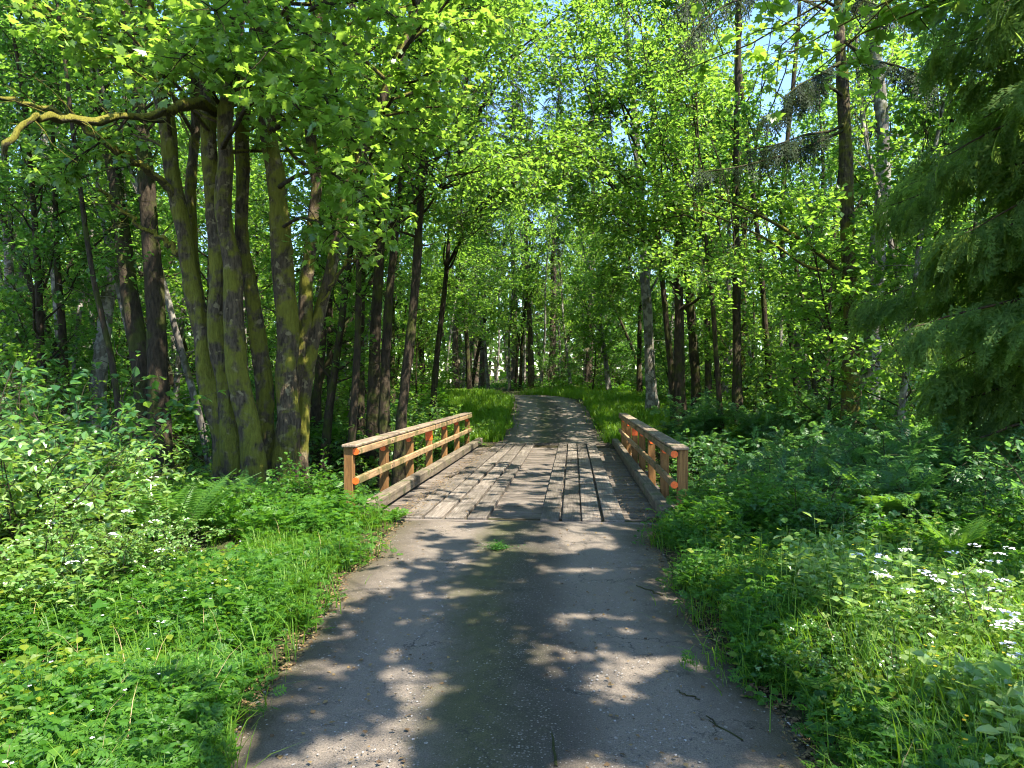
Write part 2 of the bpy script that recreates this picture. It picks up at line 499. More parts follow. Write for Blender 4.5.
def soil_mat():
    m, nt, out = nodes_of('forest_soil')
    tc = N(nt, 'ShaderNodeTexCoord'); P = tc.outputs['Object']
    a = N(nt, 'ShaderNodeTexNoise', {'Vector': P, 'Scale': .8, 'Detail': 6.0, 'Roughness': .6})
    b = N(nt, 'ShaderNodeTexNoise', {'Vector': P, 'Scale': 18.0, 'Detail': 5.0, 'Roughness': .7})
    c = ramp(nt, b.outputs[0], [(.3, (.016, .012, .007)), (.55, (.045, .034, .018)), (.75, (.085, .060, .030))])
    g = ramp(nt, a.outputs[0], [(.42, (0, 0, 0)), (.6, (1, 1, 1))])
    c = mixc(nt, math_n(nt, 'MULTIPLY', g, .7), c, mixc(nt, b.outputs[0], (.018, .030, .008), (.05, .075, .02)))
    bmp = N(nt, 'ShaderNodeBump', {'Height': b.outputs[0], 'Strength': .8, 'Distance': .04})
    p = N(nt, 'ShaderNodeBsdfPrincipled', {'Base Color': c, 'Roughness': .95, 'Specular IOR Level': .15, 'Normal': bmp.outputs[0]})
    nt.links.new(p.outputs[0], out.inputs[0])
    return m


M = {}
M['maple'] = leaf_mat('maple_leaf', [(.045, .115, .016), (.085, .17, .024), (.15, .23, .06)], (.32, .52, .05), .54, .30, .8)
M['alder'] = leaf_mat('alder_leaf', [(.032, .092, .016), (.055, .13, .022), (.095, .18, .035)], (.28, .49, .045), .57, .40, .5)
M['alder_dark'] = leaf_mat('alder_leaf_dark', [(.022, .068, .014), (.038, .095, .018), (.06, .13, .024)], (.21, .43, .05), .54, .42, .45)
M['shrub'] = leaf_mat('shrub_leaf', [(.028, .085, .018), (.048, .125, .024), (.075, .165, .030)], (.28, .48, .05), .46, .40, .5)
M['shrub_bluish'] = leaf_mat('shrub_leaf_bluish', [(.022, .075, .024), (.036, .105, .032), (.055, .14, .038)], (.20, .42, .07), .44, .42, .45)  # slightly darker, bluer green leaf
M['herb'] = leaf_mat('herb_leaf', [(.022, .078, .008), (.042, .125, .011), (.085, .18, .018)], (.17, .40, .02), .40, .48, .32)
M['bush_gloss_sunlit'] = leaf_mat('glossy_sunlit_bush_leaf', [(.05, .14, .02), (.09, .20, .035), (.22, .31, .11)], (.34, .50, .06), .40, .24, .9)  # glossy leaf, its palest tone paints in direct sunlight
M['herb_deep'] = leaf_mat('deep_green_herb_leaf', [(.016, .060, .012), (.030, .095, .016), (.055, .135, .018)], (.11, .32, .03), .38, .5, .3)
M['herb_yellow'] = leaf_mat('yellowing_herb_leaf', [(.06, .12, .008), (.11, .17, .012), (.19, .22, .02)], (.32, .44, .02), .40, .5, .3)
M['herb_sunlit'] = leaf_mat('sunlit_herb_leaf', [(.06, .16, .02), (.12, .23, .04), (.25, .33, .12)], (.40, .55, .08), .42, .26, .7)  # pale tones paint bright sun onto the leaf colour
M['grass'] = leaf_mat('grass_blade', [(.040, .115, .008), (.075, .17, .012), (.13, .22, .022)], (.28, .48, .02), .42, .5, .3)
M['cedar'] = leaf_mat('cedar_spray', [(.055, .115, .040), (.095, .17, .058), (.17, .24, .075)], (.36, .52, .08), .56, .6, .08)
M['fir'] = leaf_mat('fir_needle', [(.012, .026, .010), (.020, .038, .014), (.034, .048, .018)], (.09, .13, .03), .25, .65, .15)
M['dead'] = leaf_mat('dead_twig_spray', [(.10, .085, .05), (.16, .135, .085), (.22, .20, .13)], (.2, .2, .1), .2, .7, .2)
M['fern'] = leaf_mat('fern_frond', [(.038, .11, .014), (.065, .155, .020), (.10, .19, .03)], (.24, .46, .04), .42, .42, .45)
M['straw'] = island_mat('dry_straw', [(.16, .11, .05), (.30, .23, .11), (.22, .16, .08)])
M['petal_yellow'] = plain_mat('yellow_petal', (.75, .48, .02), .6)
M['petal_and_glint_white'] = plain_mat('white_petal_and_glint', (.75, .73, .76), .6)  # white of small flowers, also of painted sun glints on leaves
M['bark_maple'] = bark_mat('mossy_maple_bark', (.022, .016, .010), (.125, .092, .058), (.170, .165, .022), .68, .14, (.20, .16, .09), scale=1.5, zs=2.2)
M['bark_moss'] = bark_mat('moss_clad_limb', (.045, .035, .020), (.12, .10, .05), (.26, .24, .034), .95, scale=3.2)
M['bark_dark'] = bark_mat('dark_bark', (.016, .012, .008), (.068, .050, .031), (.060, .068, .014), .50, zs=2.5)
M['bark_alder'] = bark_mat('pale_alder_bark', (.075, .065, .052), (.20, .18, .155), (.075, .085, .03), .40, .55)
M['bark_fir'] = bark_mat('fir_bark', (.045, .032, .024), (.15, .11, .08), (.07, .08, .025), .30)
M['bark_red'] = bark_mat('cedar_bark', (.045, .026, .017), (.14, .085, .055), (.05, .06, .02), .15)
M['twig'] = bark_mat('twig_bark', (.035, .026, .018), (.11, .085, .06), (.07, .08, .02), .35, scale=3)
M['stem'] = island_mat('green_stem', [(.05, .10, .02), (.09, .13, .03), (.10, .08, .04)], .6)

# ------------------------------------------------------------------ world, sun, camera
w = bpy.data.worlds.new("World"); SC.world = w; w.use_nodes = True
nt = w.node_tree
sky = nt.nodes.new('ShaderNodeTexSky'); sky.sky_type = 'NISHITA'; sky.sun_disc = False
sky.sun_elevation = SUN_EL; sky.sun_rotation = PI / 2 - SUN_AZ
sky.air_density = 1.0; sky.dust_density = 0.3; sky.ozone_density = 1.6
bg = nt.nodes['Background']; bg.inputs[1].default_value = 0.135
hs = nt.nodes.new('ShaderNodeHueSaturation'); hs.inputs['Saturation'].default_value = 1.10
nt.links.new(sky.outputs[0], hs.inputs['Color']); nt.links.new(hs.outputs[0], bg.inputs[0])

ld = bpy.data.lights.new('sun', 'SUN'); ld.energy = 5.0; ld.angle = math.radians(.53); ld.color = (1.0, .93, .80)
lo = bpy.data.objects.new('sun', ld); COL.objects.link(lo)
lo.rotation_euler = Vector((-SUN[0], -SUN[1], -SUN[2])).to_track_quat('-Z', 'Y').to_euler()
lo.location = (20, 8, 40)

cd = bpy.data.cameras.new('camera'); cam = bpy.data.objects.new('camera', cd); COL.objects.link(cam)
cam.location = (0, 0, CAM_H); cam.rotation_euler = (PI / 2, 0, YAW)
cd.sensor_width = 36; cd.lens = 36 * F / 1024; cd.clip_end = 2000; cd.clip_start = .05
SC.camera = cam
SC.cycles.filter_width = 1.1
SC.view_settings.view_transform = 'Standard'; SC.view_settings.look = 'None'
SC.view_settings.gamma = 1.0; SC.view_settings.exposure = 1.95
cy = SC.cycles
cy.max_bounces = 10; cy.diffuse_bounces = 7; cy.glossy_bounces = 2; cy.transmission_bounces = 7; cy.transparent_max_bounces = 4
cy.caustics_reflective = False; cy.caustics_refractive = False
cy.sample_clamp_indirect = 6.0
cy.use_adaptive_sampling = True; cy.adaptive_threshold = .02
try:
    cy.use_denoising = True; cy.denoiser = 'OPENIMAGEDENOISE'; cy.denoising_input_passes = 'RGB_ALBEDO_NORMAL'
except Exception:
    pass

# ------------------------------------------------------------------ sun patches wanted on the ground (used to open gaps in the near canopies)
def sunny(x, y):
    """0..1 how open the canopy is above this ground point"""
    off = x - road_x(y)
    left = sstep(-1.0, -2.2, off) if False else np.clip((-off - 1.1) / .8, 0, 1)
    right = np.clip((off - 1.1) / .8, 0, 1)
    road = .38 + .14 * sstep(6.0, 10, y)
    v = road * (1 - left) * (1 - right)
    v = v + left * np.where(y < 9.0, .74, np.where(y > 22, .8, .5))
    hol = (x < -3.3) & (x > -10) & (y > 9.0) & (y < 15)
    v = np.where(hol, np.minimum(v, .14), v)
    v = v + right * np.where((off > 1.6) & (y < 5.8), .84, np.where(y > 22, .7, .5))
    return np.clip(v, 0, 1)


def pruned(P, amount=1.02):
    """keep mask for leaf points: leaves standing between the sun and an open patch are missing from the crown"""
    t = (P[:, 2] - 0.1) / SUN[2]
    gx, gy = P[:, 0] - SUN[0] * t, P[:, 1] - SUN[1] * t
    n = .5 + .5 * (.70 * vnoise(gx, gy * .9, .42, 7) + .55 * vnoise(gx, gy, .20, 8) + .30 * vnoise(gx, gy, 1.3, 9))
    return n > sunny(gx, gy) * amount


# ------------------------------------------------------------------ ground, road, creek
def sheet(xs, ys, fz):
    X, Y = np.meshgrid(xs, ys); Z = fz(X, Y)
    V = np.stack([X, Y, Z], -1).reshape(-1, 3)
    nx = len(xs); i = np.arange(len(ys) - 1)[:, None] * nx; j = np.arange(nx - 1)[None]
    return V, np.stack([i + j, i + j + 1, i + nx + j + 1, i + nx + j], -1).reshape(-1, 4)


xs = np.unique(np.concatenate([np.linspace(-900, -60, 12), np.linspace(-60, -9, 52), np.linspace(-9, 9, 91), np.linspace(9, 60, 52), np.linspace(60, 900, 12)]))
ys = np.unique(np.concatenate([np.linspace(-200, -8, 10), np.linspace(-8, 40, 193), np.linspace(40, 90, 50), np.linspace(90, 1500, 14)]))
g = Geo(); g.add(*sheet(xs, ys, lambda x, y: H(np.clip(x, -60, 60), np.clip(y, -30, 90)))); o = g.build('ground', soil_mat()); tag(o, kind='structure')


def road_strip(name, y0, y1, mat, seed):
    yy = np.arange(y0, y1 + .001, .12); cc = np.linspace(-1, 1, 25)
    c = road_x(yy); hw = road_w(yy)
    l = -hw - .10 * vnoise(yy, yy * 0, .9, seed) - .06 * vnoise(yy, yy * 0, .3, seed + 1)
    r = hw + .10 * vnoise(yy, yy * 0, 1.1, seed + 2) + .06 * vnoise(yy, yy * 0, .35, seed + 3)
    tt = (cc + 1) / 2
    X = c[:, None] + l[:, None] * (1 - tt) + r[:, None] * tt
    Y = np.repeat(yy[:, None], len(cc), 1)
    rut = -.018 * np.exp(-((np.abs(cc) - .5) / .16) ** 2) + .012 * np.exp(-(cc / .2) ** 2) - .03 * np.clip(np.abs(cc) - .86, 0, 1) / .14
    Z = road_z(Y) + rut[None] + .006 * vnoise(X, Y, .5, 31)
    V = np.stack([X, Y, Z], -1).reshape(-1, 3); nx = len(cc)
    i = np.arange(len(yy) - 1)[:, None] * nx; j = np.arange(nx - 1)[None]
    Q = np.stack([i + j, i + j + 1, i + nx + j + 1, i + nx + j], -1).reshape(-1, 4)
    g = Geo(); g.add(V, Q); o = g.build(name, mat)
    uvl = o.data.uv_layers.new(name='lane')
    li = np.empty(len(o.data.loops), np.int32); o.data.loops.foreach_get('vertex_index', li)
    uv = np.stack([np.tile(cc, len(yy)), np.repeat(yy, nx)], -1)[li]
    uvl.data.foreach_set('uv', uv.astype(np.float32).ravel())
    return tag(o, kind='structure')


RM = road_mat()
road_strip('road', -8, BR_Y0 - .01, RM, 41)
road_strip('road', BR_Y1 + .01, 58, RM, 47)

wm, nt, out = nodes_of('creek_surface')
wn = N(nt, 'ShaderNodeTexNoise', {'Scale': 3.0, 'Detail': 3.0})
wb = N(nt, 'ShaderNodeBump', {'Height': wn.outputs[0], 'Strength': .2})
wp = N(nt, 'ShaderNodeBsdfPrincipled', {'Base Color': (.03, .03, .02, 1), 'Roughness': .08, 'Normal': wb.outputs[0]})
nt.links.new(wp.outputs[0], out.inputs[0])
g = Geo(); yy = np.linspace(-30, 9, 40); V = []
for x in yy:
    V += [(x, 16.0 + .5 * math.sin(x * .4) - .9, -1.62), (x, 16.0 + .5 * math.sin(x * .4) + .9, -1.62)]
g.add(V, [[2 * i, 2 * i + 2, 2 * i + 3, 2 * i + 1] for i in range(39)]); tag(g.build('water', wm), kind='structure')

# ------------------------------------------------------------------ the timber bridge
WD = {}
WD['plank'] = wood_mat('weathered_plank', [(.056, .045, .035), (.135, .112, .090), (.225, .195, .162)], dirt_amt=.72, axis='Y')
WD['deck'] = wood_mat('weathered_cross_board', [(.055, .045, .036), (.13, .105, .085), (.22, .19, .16)], dirt_amt=.75, axis='X')
WD['curb'] = wood_mat('weathered_curb_timber', [(.050, .038, .025), (.125, .098, .068), (.21, .172, .125)], dirt_amt=.7, axis='Y', moss=.5)
WD['post'] = wood_mat('treated_post', [(.10, .046, .014), (.22, .105, .032), (.33, .175, .06)], dirt_amt=.2, axis='Z')
WD['rail'] = wood_mat('treated_rail', [(.14, .082, .038), (.26, .165, .082), (.38, .27, .155)], moss=.2, dirt_amt=.25, axis='Y')
WD['rail_top'] = wood_mat('rail_cap_board', [(.085, .058, .038), (.19, .140, .098), (.30, .24, .18)], dirt_amt=.55, axis='Y', moss=.3)
WD['beam'] = wood_mat('dark_beam', [(.03, .024, .018), (.06, .048, .036), (.1, .08, .06)], dirt_amt=.6, axis='Y')
orange, nt, out = nodes_of('marker_paint_and_sunlit_wood')  # marker paint, also colours the sunlit stretch of a post
tc = N(nt, 'ShaderNodeTexCoord'); on = N(nt, 'ShaderNodeTexNoise', {'Vector': tc.outputs['Object'], 'Scale': 30.0, 'Detail': 3.0})
oc = ramp(nt, on.outputs[0], [(.3, (.72, .085, .008)), (.7, (.95, .16, .015))])
op_ = N(nt, 'ShaderNodeBsdfPrincipled', {'Base Color': oc, 'Roughness': .45})
nt.links.new(op_.outputs[0], out.inputs[0])


def bm_obj(name, boxes, mat, parent, bevel=.008):
    """boxes: list of (cx,cy,cz,sx,sy,sz[,rz]) as ONE mesh with worn bevelled edges"""
    import bmesh
    from mathutils import Matrix
    bm = bmesh.new()
    for b in boxes:
        r = bmesh.ops.create_cube(bm, size=1.0)
        mt = Matrix.Translation(b[:3]) @ Matrix.Rotation(b[6] if len(b) > 6 else 0, 4, 'Z') @ Matrix.Diagonal((b[3], b[4], b[5], 1))
        bmesh.ops.transform(bm, matrix=mt, verts=r['verts'])
    if bevel:
        bmesh.ops.bevel(bm, geom=bm.edges[:], offset=bevel, segments=1, affect='EDGES', clamp_overlap=True)
    me = bpy.data.meshes.new(name); bm.to_mesh(me); bm.free(); me.materials.append(mat)
    o = bpy.data.objects.new(name, me); COL.objects.link(o); o.parent = parent
    return o


br = empty('wooden_bridge', (DECK_CX, BR_Y0, 0), 0,
           'weathered timber plank bridge with two reddish rails carrying the lane over the gully', 'bridge')
BX, BY = DECK_CX, BR_Y0
L = BR_Y1 - BR_Y0


def bx(name, boxes, mat, bevel=.008):
    return bm_obj(name, boxes, mat, br, bevel)      # local coordinates: x from the centre line, y from the near end


rr = random.Random(3)
boards = []
y = .0
while y < L - .1:
    wdt = rr.uniform(.17, .22)
    wdt = min(wdt, L - y)
    boards.append((rr.uniform(-.02, .02), y + wdt / 2, -.085 + rr.uniform(-.006, .006), 4.7 + rr.uniform(-.06, .06), wdt - rr.uniform(.008, .02), .07, rr.uniform(-.004, .004)))
    y += wdt
bx('deck', boards, WD['deck'], .007)
cols = [(-2.42 + .70, .0), (-1.37, 0), (-1.09, 0), (-.77, .0), (-.46, .0)]
edges = [(-2.44, -2.14), (-2.105, -1.84), (-1.805, -1.525), (-1.487, -1.215), (-.463, -.19), (-.165, .10), (.125, .395), (.42, .71)]
for ci, (a, b) in enumerate(edges):
    cuts = [0.0] + sorted(rr.uniform(2.2, L - 2.2) for _ in range(2)) + [L]
    if cuts[2] - cuts[1] < 2: cuts = [0, L * .37 + rr.uniform(-.8, .8), L * .7 + rr.uniform(-.8, .8), L]
    for q in range(3):
        s = rr.uniform(-.06, .03) if q == 0 else 0.0
        e = rr.uniform(-.05, .02) if q == 2 else -.012
        y0, y1 = cuts[q] - s * .5 + .0, cuts[q + 1] + e
        thick = .065 + (.012 if ci == 3 and q == 0 else 0) + rr.uniform(-.006, .008)
        bx('running_plank', [((a + b) / 2 - DECK_CX + rr.uniform(-.008, .008), (y0 + y1) / 2, -.049 + thick / 2, b - a - rr.uniform(.004, .014), y1 - y0, thick, rr.uniform(-.0022, .0022))], WD['plank'], .009)
for sx in (-2.25, 2.04):                                     # curbs in two or three lengths on low blocks
    yy = [0.05, 4.4, 8.6, L - .15]
    for q in range(3):
        bx('curb', [(sx + rr.uniform(-.012, .012), (yy[q] + yy[q + 1]) / 2, .085, .19, yy[q + 1] - yy[q] - .02, .18, rr.uniform(-.002, .002))], WD['curb'], .018)
for sx in (-1.9, -.95, 0, .95, 1.9):
    bx('stringer', [(sx, L / 2, -.33, .26, L + .5, .40)], WD['beam'], .01)
for yy in (.1, L - .1):
    bx('abutment', [(0, yy - .0, -1.35, 5.0, .35, 1.62)], WD['beam'], .02)
for yy in (-.035, L + .03):
    bx('end_sill', [(0, yy, -.055, 4.6, .09, .10)], WD['deck'], .01)
# railings
bolt_m = plain_mat('rusty_bolt', (.10, .055, .03), .7, .4)
PY = [.18 + i * (L - 1.45) / 6 for i in range(7)]
for sx, inner, nm in ((-2.51, 1, 'l'), (2.24, -1, 'r')):
    y0, y1 = PY[0] - .12, PY[-1] + .14
    for i, yy in enumerate(PY):
        lean = rr.uniform(-.01, .01)
        p = bm_obj('post', [(0, 0, .24, .135, .135, 1.50)], WD['post'], br, .008)
        p.location = (sx, yy, 0); p.rotation_euler = (rr.uniform(-.012, .012), lean, rr.uniform(-.05, .05))
        # round painted markers on the face turned to the approaching lane
        spots = [] if i == 0 else [(.80, .048)]
        for (z, r_) in spots:
            g = Geo()
            a = np.arange(20) * 2 * PI / 20
            ring0 = np.stack([r_ * np.cos(a), np.full(20, -.0685), z + r_ * np.sin(a)], -1); ring1 = ring0.copy(); ring1[:, 1] = -.078
            g.add(np.vstack([ring0, ring1]), [[k, (k + 1) % 20, 20 + (k + 1) % 20, 20 + k] for k in range(20)])
            g.add(ring1, np.arange(20)[None])
            mk = g.build('marker_disc', orange, p, smooth=False)
        for z in (.50, .925):
            g = Geo(); a = np.arange(8) * 2 * PI / 8; xx_ = inner * .1425
            b0 = np.stack([np.full(8, xx_), .014 * np.cos(a), z + .014 * np.sin(a)], -1); b1 = b0.copy(); b1[:, 0] += inner * .012
            g.add(np.vstack([b0, b1]), [[k, (k + 1) % 8, 8 + (k + 1) % 8, 8 + k] for k in range(8)]); g.add(b1, np.arange(8)[None])
            g.build('bolt', bolt_m, p, smooth=False)
        if i in (3,) and sx < 0 or i in (4,) and sx > 0:
            bm_obj('sunlit_band', [(0, 0, .76, .141, .141, .26)], orange, p, .006)  # orange band colours in sunlight on the post wood
    ym = (y0 + y1) / 2
    half = [(y0, PY[3] + .02), (PY[3] + .03, y1)]
    for (a, b) in half:
        bx('top_rail', [(sx + inner * .03, (a + b) / 2, 1.008, .225, b - a, .045, rr.uniform(-.002, .002))], WD['rail_top'], .012)
        bx('handrail', [(sx + inner * .112, (a + b) / 2 + .02, .925, .06, b - a - .1, .105)], WD['rail'], .012)
        bx('mid_rail', [(sx + inner * .112, (a + b) / 2 + .02, .50, .06, b - a - .1, .115)], WD['rail'], .012)
    for z in (.925, .50):                                    # painted ends of the rails facing the approach
        g = Geo(); a = np.arange(20) * 2 * PI / 20; r_ = .050
        cx_, cy_ = sx + inner * .112, y0 + .066
        r0 = np.stack([cx_ + r_ * np.cos(a), np.full(20, cy_), z + r_ * np.sin(a)], -1); r1 = r0.copy(); r1[:, 1] -= .014
        g.add(np.vstack([r0, r1]), [[k, (k + 1) % 20, 20 + (k + 1) % 20, 20 + k] for k in range(20)]); g.add(r1, np.arange(20)[None])
        g.build('marker_disc', orange, br, smooth=False)

# ------------------------------------------------------------------ trees
def put_leaves(g, pts, per, size, tpl, R, spread=.8, tilt=.55, off=.10, t0=.15, prune=False, mat=0, clump=1):
    """leaves along a twig polyline"""
    t = R.random(per) * (1 - t0) + t0
    P, T = along(pts, t)
    out = T + R.normal(size=P.shape) * .9
    out[:, 2] *= .5
    P = P + unit(out) * (off * (.3 + R.random((per, 1))))
    ax, nm = leaf_dirs(per, out, spread, tilt, R)
    if prune:
        k = pruned(P); P, ax, nm = P[k], ax[k], nm[k]
    place(g, tpl, P, ax, nm, size * (.65 + .6 * R.random(len(P))), mat)


def grow(R, height, r0, cs=.3, n1=22, len1=2.6, ang1=1.0, up1=.5, n2=6, len2=.8, per=9, leaf=.12, tpl=None, lean=0.0,
         wob=.05, path=None, prune=False, trunk_sides=8, side_bias=None, droop=0.0, tilt=.55, gt=None, gl=None, sides1=4, taper=.85, round_=1.0, bare=0):
    gt = gt or Geo(); gl = gl or Geo()
    if path is None:
        a = R.random() * 6.28
        path = walk((0, 0, -.3), (lean * math.cos(a), lean * math.sin(a), 1), height, 14, wob, .25, R)
    else:
        path = np.asarray(path, float)
    n = len(path)
    tt = np.linspace(0, 1, n)
    rad = r0 * (1 - taper * tt) * (1 + .55 * np.exp(-tt * 22))
    pp = smooth_path(path, max(n, 22)); rp = np.interp(np.linspace(0, 1, len(pp)), tt, rad)
    if trunk_sides >= 10:
        fi = np.linspace(0, len(pp) - 1, 90); gnarl(gt, np.stack([np.interp(fi, np.arange(len(pp)), pp[:, q_]) for q_ in range(3)], -1), np.interp(fi, np.arange(len(pp)), rp), 14, .13, int(R.integers(1000)))
    else:
        tube(gt, pp, rp, trunk_sides, .16)
    Lh = np.linalg.norm(np.diff(path, axis=0), axis=1).sum()
    for b in range(bare):                                   # short dead snags on the clear stem
        t = .06 + (cs - .06) * R.random(); P, T = along(path, t); a = R.random() * 6.28
        q = walk(P[0], (math.cos(a), math.sin(a), .1), .4 + 1.2 * R.random(), 4, .25, -.2, R)
        tube(gt, q, np.linspace(.018, .004, 5), 3)
    az = R.random() * 6.28
    for i in range(n1):
        f = (i + R.random()) / n1
        t = cs + (1 - cs) * f * .99
        P, T = along(path, t)
        az += 2.4 + R.normal() * .5
        a = az
        if side_bias is not None and R.random() < .65:
            a = side_bias + R.normal() * .7
        shape = (1 - .72 * f ** 1.4) * (.45 + .55 * min(1, f * 4 + .3)) * round_
        L = len1 * shape * (.65 + .6 * R.random())
        el = ang1 * (.75 + .5 * R.random()) * (1 - .35 * f)
        d = np.array([math.cos(a) * math.sin(el), math.sin(a) * math.sin(el), math.cos(el)])
        q = walk(P[0], d, L, 7, .13, up1 - droop, R)
        rb = max(.010, np.interp(t, tt, rad) * .42)
        tube(gt, q, np.linspace(rb, .006, 8), sides1)
        m2 = max(2, int(n2 * (.5 + L / len1)))
        for j in range(m2):
            tj = .22 + .78 * (j + R.random()) / m2
            Pj, Tj = along(q, tj)
            sd = np.cross(Tj[0], UP) * (1 if j % 2 else -1)
            dj = unit(Tj[0] * .8 + sd * .75 + R.normal(size=3) * .35 + np.array([0, 0, .05 - droop * .5]))
            L2 = len2 * (1.15 - .5 * tj) * (.6 + .7 * R.random())
            s = walk(Pj[0], dj, L2, 3, .18, -.10 - droop, R)
            tube(gt, s, np.linspace(.007, .003, 4), 3)
            put_leaves(gl, s, per, leaf, tpl, R, prune=prune, tilt=tilt)
    return gt, gl


def tree_proto(name, cat, geo, mats, group=None, label=None):
    gt, gl = geo
    root = empty(name, (0, 0, -50), 0, label, cat, group)
    gt.build('trunk', mats[0], root)
    if gl.n:
        gl.build('crown', mats[1], root, smooth=False)
    return root


USED = {}


def plant(proto, p, rz=0.0, s=1.0, tilt=(0, 0), label=None, group=None, sink=0.05):
    """first use moves the proto itself, later ones copy it with its parts"""
    if proto.name in USED:
        o = copy_tree(proto)
    else:
        o = proto; USED[proto.name] = 1
    o.location = (float(p[0]), float(p[1]), float(p[2]) - sink)
    o.rotation_euler = (tilt[0], tilt[1], rz); o.scale = (s, s, s)
    if label: o['label'] = label
    if group: o['group'] = group
    elif 'group' in o: del o['group']
    return o


def T_fan(pairs=8, sub=3, ang=.72, drop=.30, ll=.46, w=.016):
    """flat scale-leaf spray: axis, side branchlets, short leaflets on each branchlet"""
    V, Fq, k = [], [], 0
    rr_ = np.random.default_rng(4)

    def z(q): return -drop * (q[1] ** 2) - .25 * abs(q[0]) ** 1.5

    def strip(p, q, wd):
        nonlocal k
        p, q = np.array(p), np.array(q); d = q - p; nn = np.array([-d[1], d[0]]); nn = nn / (np.linalg.norm(nn) + 1e-9) * wd; m = p + d * .55
        V.append(np.array([[*p, z(p)], [*(m + nn), z(m)], [*q, z(q)], [*(m - nn), z(m)]])); Fq.append(np.array([[0, 3, 2, 1]]) + k); k += 4
    for i in range(pairs):
        t = .08 + .84 * i / (pairs - 1); L = ll * (1 - .66 * t) * rr_.uniform(.8, 1.15)
        for s in (-1, 1):
            a = ang * rr_.uniform(.85, 1.15); d = np.array([s * math.sin(a), math.cos(a)])
            p = np.array([0, t]); strip(p, p + d * L, w * .7)
            for j in range(sub):
                b = p + d * L * (.28 + .78 / sub * j); l2 = L * .34 * (1 - .2 * j)
                for s2 in (-1, 1):
                    c, sn = math.cos(.62 * s2), math.sin(.62 * s2); e = np.array([d[0] * c - d[1] * sn, d[0] * sn + d[1] * c])
                    strip(b, b + e * l2, w)
    strip((0, 0), (0, .6), w * .8); strip((0, .55), (0, 1.12), w)
    return np.vstack(V), [np.vstack(Fq)]


LEAF_D = T_diamond(.40, .08); LEAF_B = T_blade(.36, .08); LEAF_M = T_maple(); LEAF_P = T_pinnate(4)
R_ = np.random.default_rng

# --- slender deciduous trees of the wood, several shapes
PROTO = {}
specs = [
    # name, seed, height, r0, crown start, n1, len1, n2, per, leaf, bark, leafmat
    ('alder_a', 1, 14.5, .15, .14, 36, 2.4, 7, 15, .165, 'bark_alder', 'alder'),
    ('alder_b', 2, 16, .17, .22, 36, 2.5, 7, 15, .165, 'bark_dark', 'alder'),
    ('alder_c', 3, 13.5, .12, .12, 34, 2.2, 7, 15, .16, 'bark_alder', 'alder'),
    ('alder_d', 4, 16.5, .18, .24, 36, 2.7, 7, 15, .17, 'bark_dark', 'alder_dark'),
    ('alder_e', 5, 14, .13, .18, 34, 2.3, 7, 15, .16, 'bark_dark', 'alder_dark'),
    ('alder_f', 6, 15, .15, .15, 36, 2.4, 7, 15, .165, 'bark_alder', 'alder'),
]
for nm, sd, h, r0, cs, n1, l1, n2, per, lf, bk, lm in specs:
    geo = grow(R_(sd), h, r0, cs, n1, l1, 1.05, .55, n2, .95, per, lf, LEAF_D, lean=.10, wob=.045, bare=8)
    PROTO[nm] = tree_proto('alder_tree', 'tree', geo, (M[bk], M[lm]))
for nm, sd, h, r0, bk, ln in (('pole_a', 61, 15, .085, 'bark_alder', .10), ('pole_b', 62, 15, .11, 'bark_dark', .08), ('pole_c', 63, 14, .07, 'bark_dark', .22), ('pole_d', 64, 14, .10, 'bark_alder', .14)):
    geo = grow(R_(sd), h, r0, .42, 20, 1.7, .75, .8, 6, .8, 9, .13, LEAF_D, lean=ln, wob=.06, bare=16)
    PROTO[nm] = tree_proto('slender_tree', 'tree', geo, (M[bk], M['alder']))
# --- leafy saplings filling the understorey
for nm, sd, h, r0, cs, n1, l1, lm in (('sap_a', 11, 6.5, .05, .06, 30, 1.7, 'alder'), ('sap_b', 12, 5.0, .04, .05, 26, 1.6, 'alder_dark'), ('sap_c', 13, 8.0, .06, .10, 34, 1.9, 'alder')):
    geo = grow(R_(sd), h, r0, cs, n1, l1, 1.15, .25, 7, .75, 13, .14, LEAF_D, lean=.22, wob=.09, round_=1.05, trunk_sides=5, sides1=3)
    PROTO[nm] = tree_proto('vine_maple_sapling', 'sapling', geo, (M['bark_dark'], M[lm]))


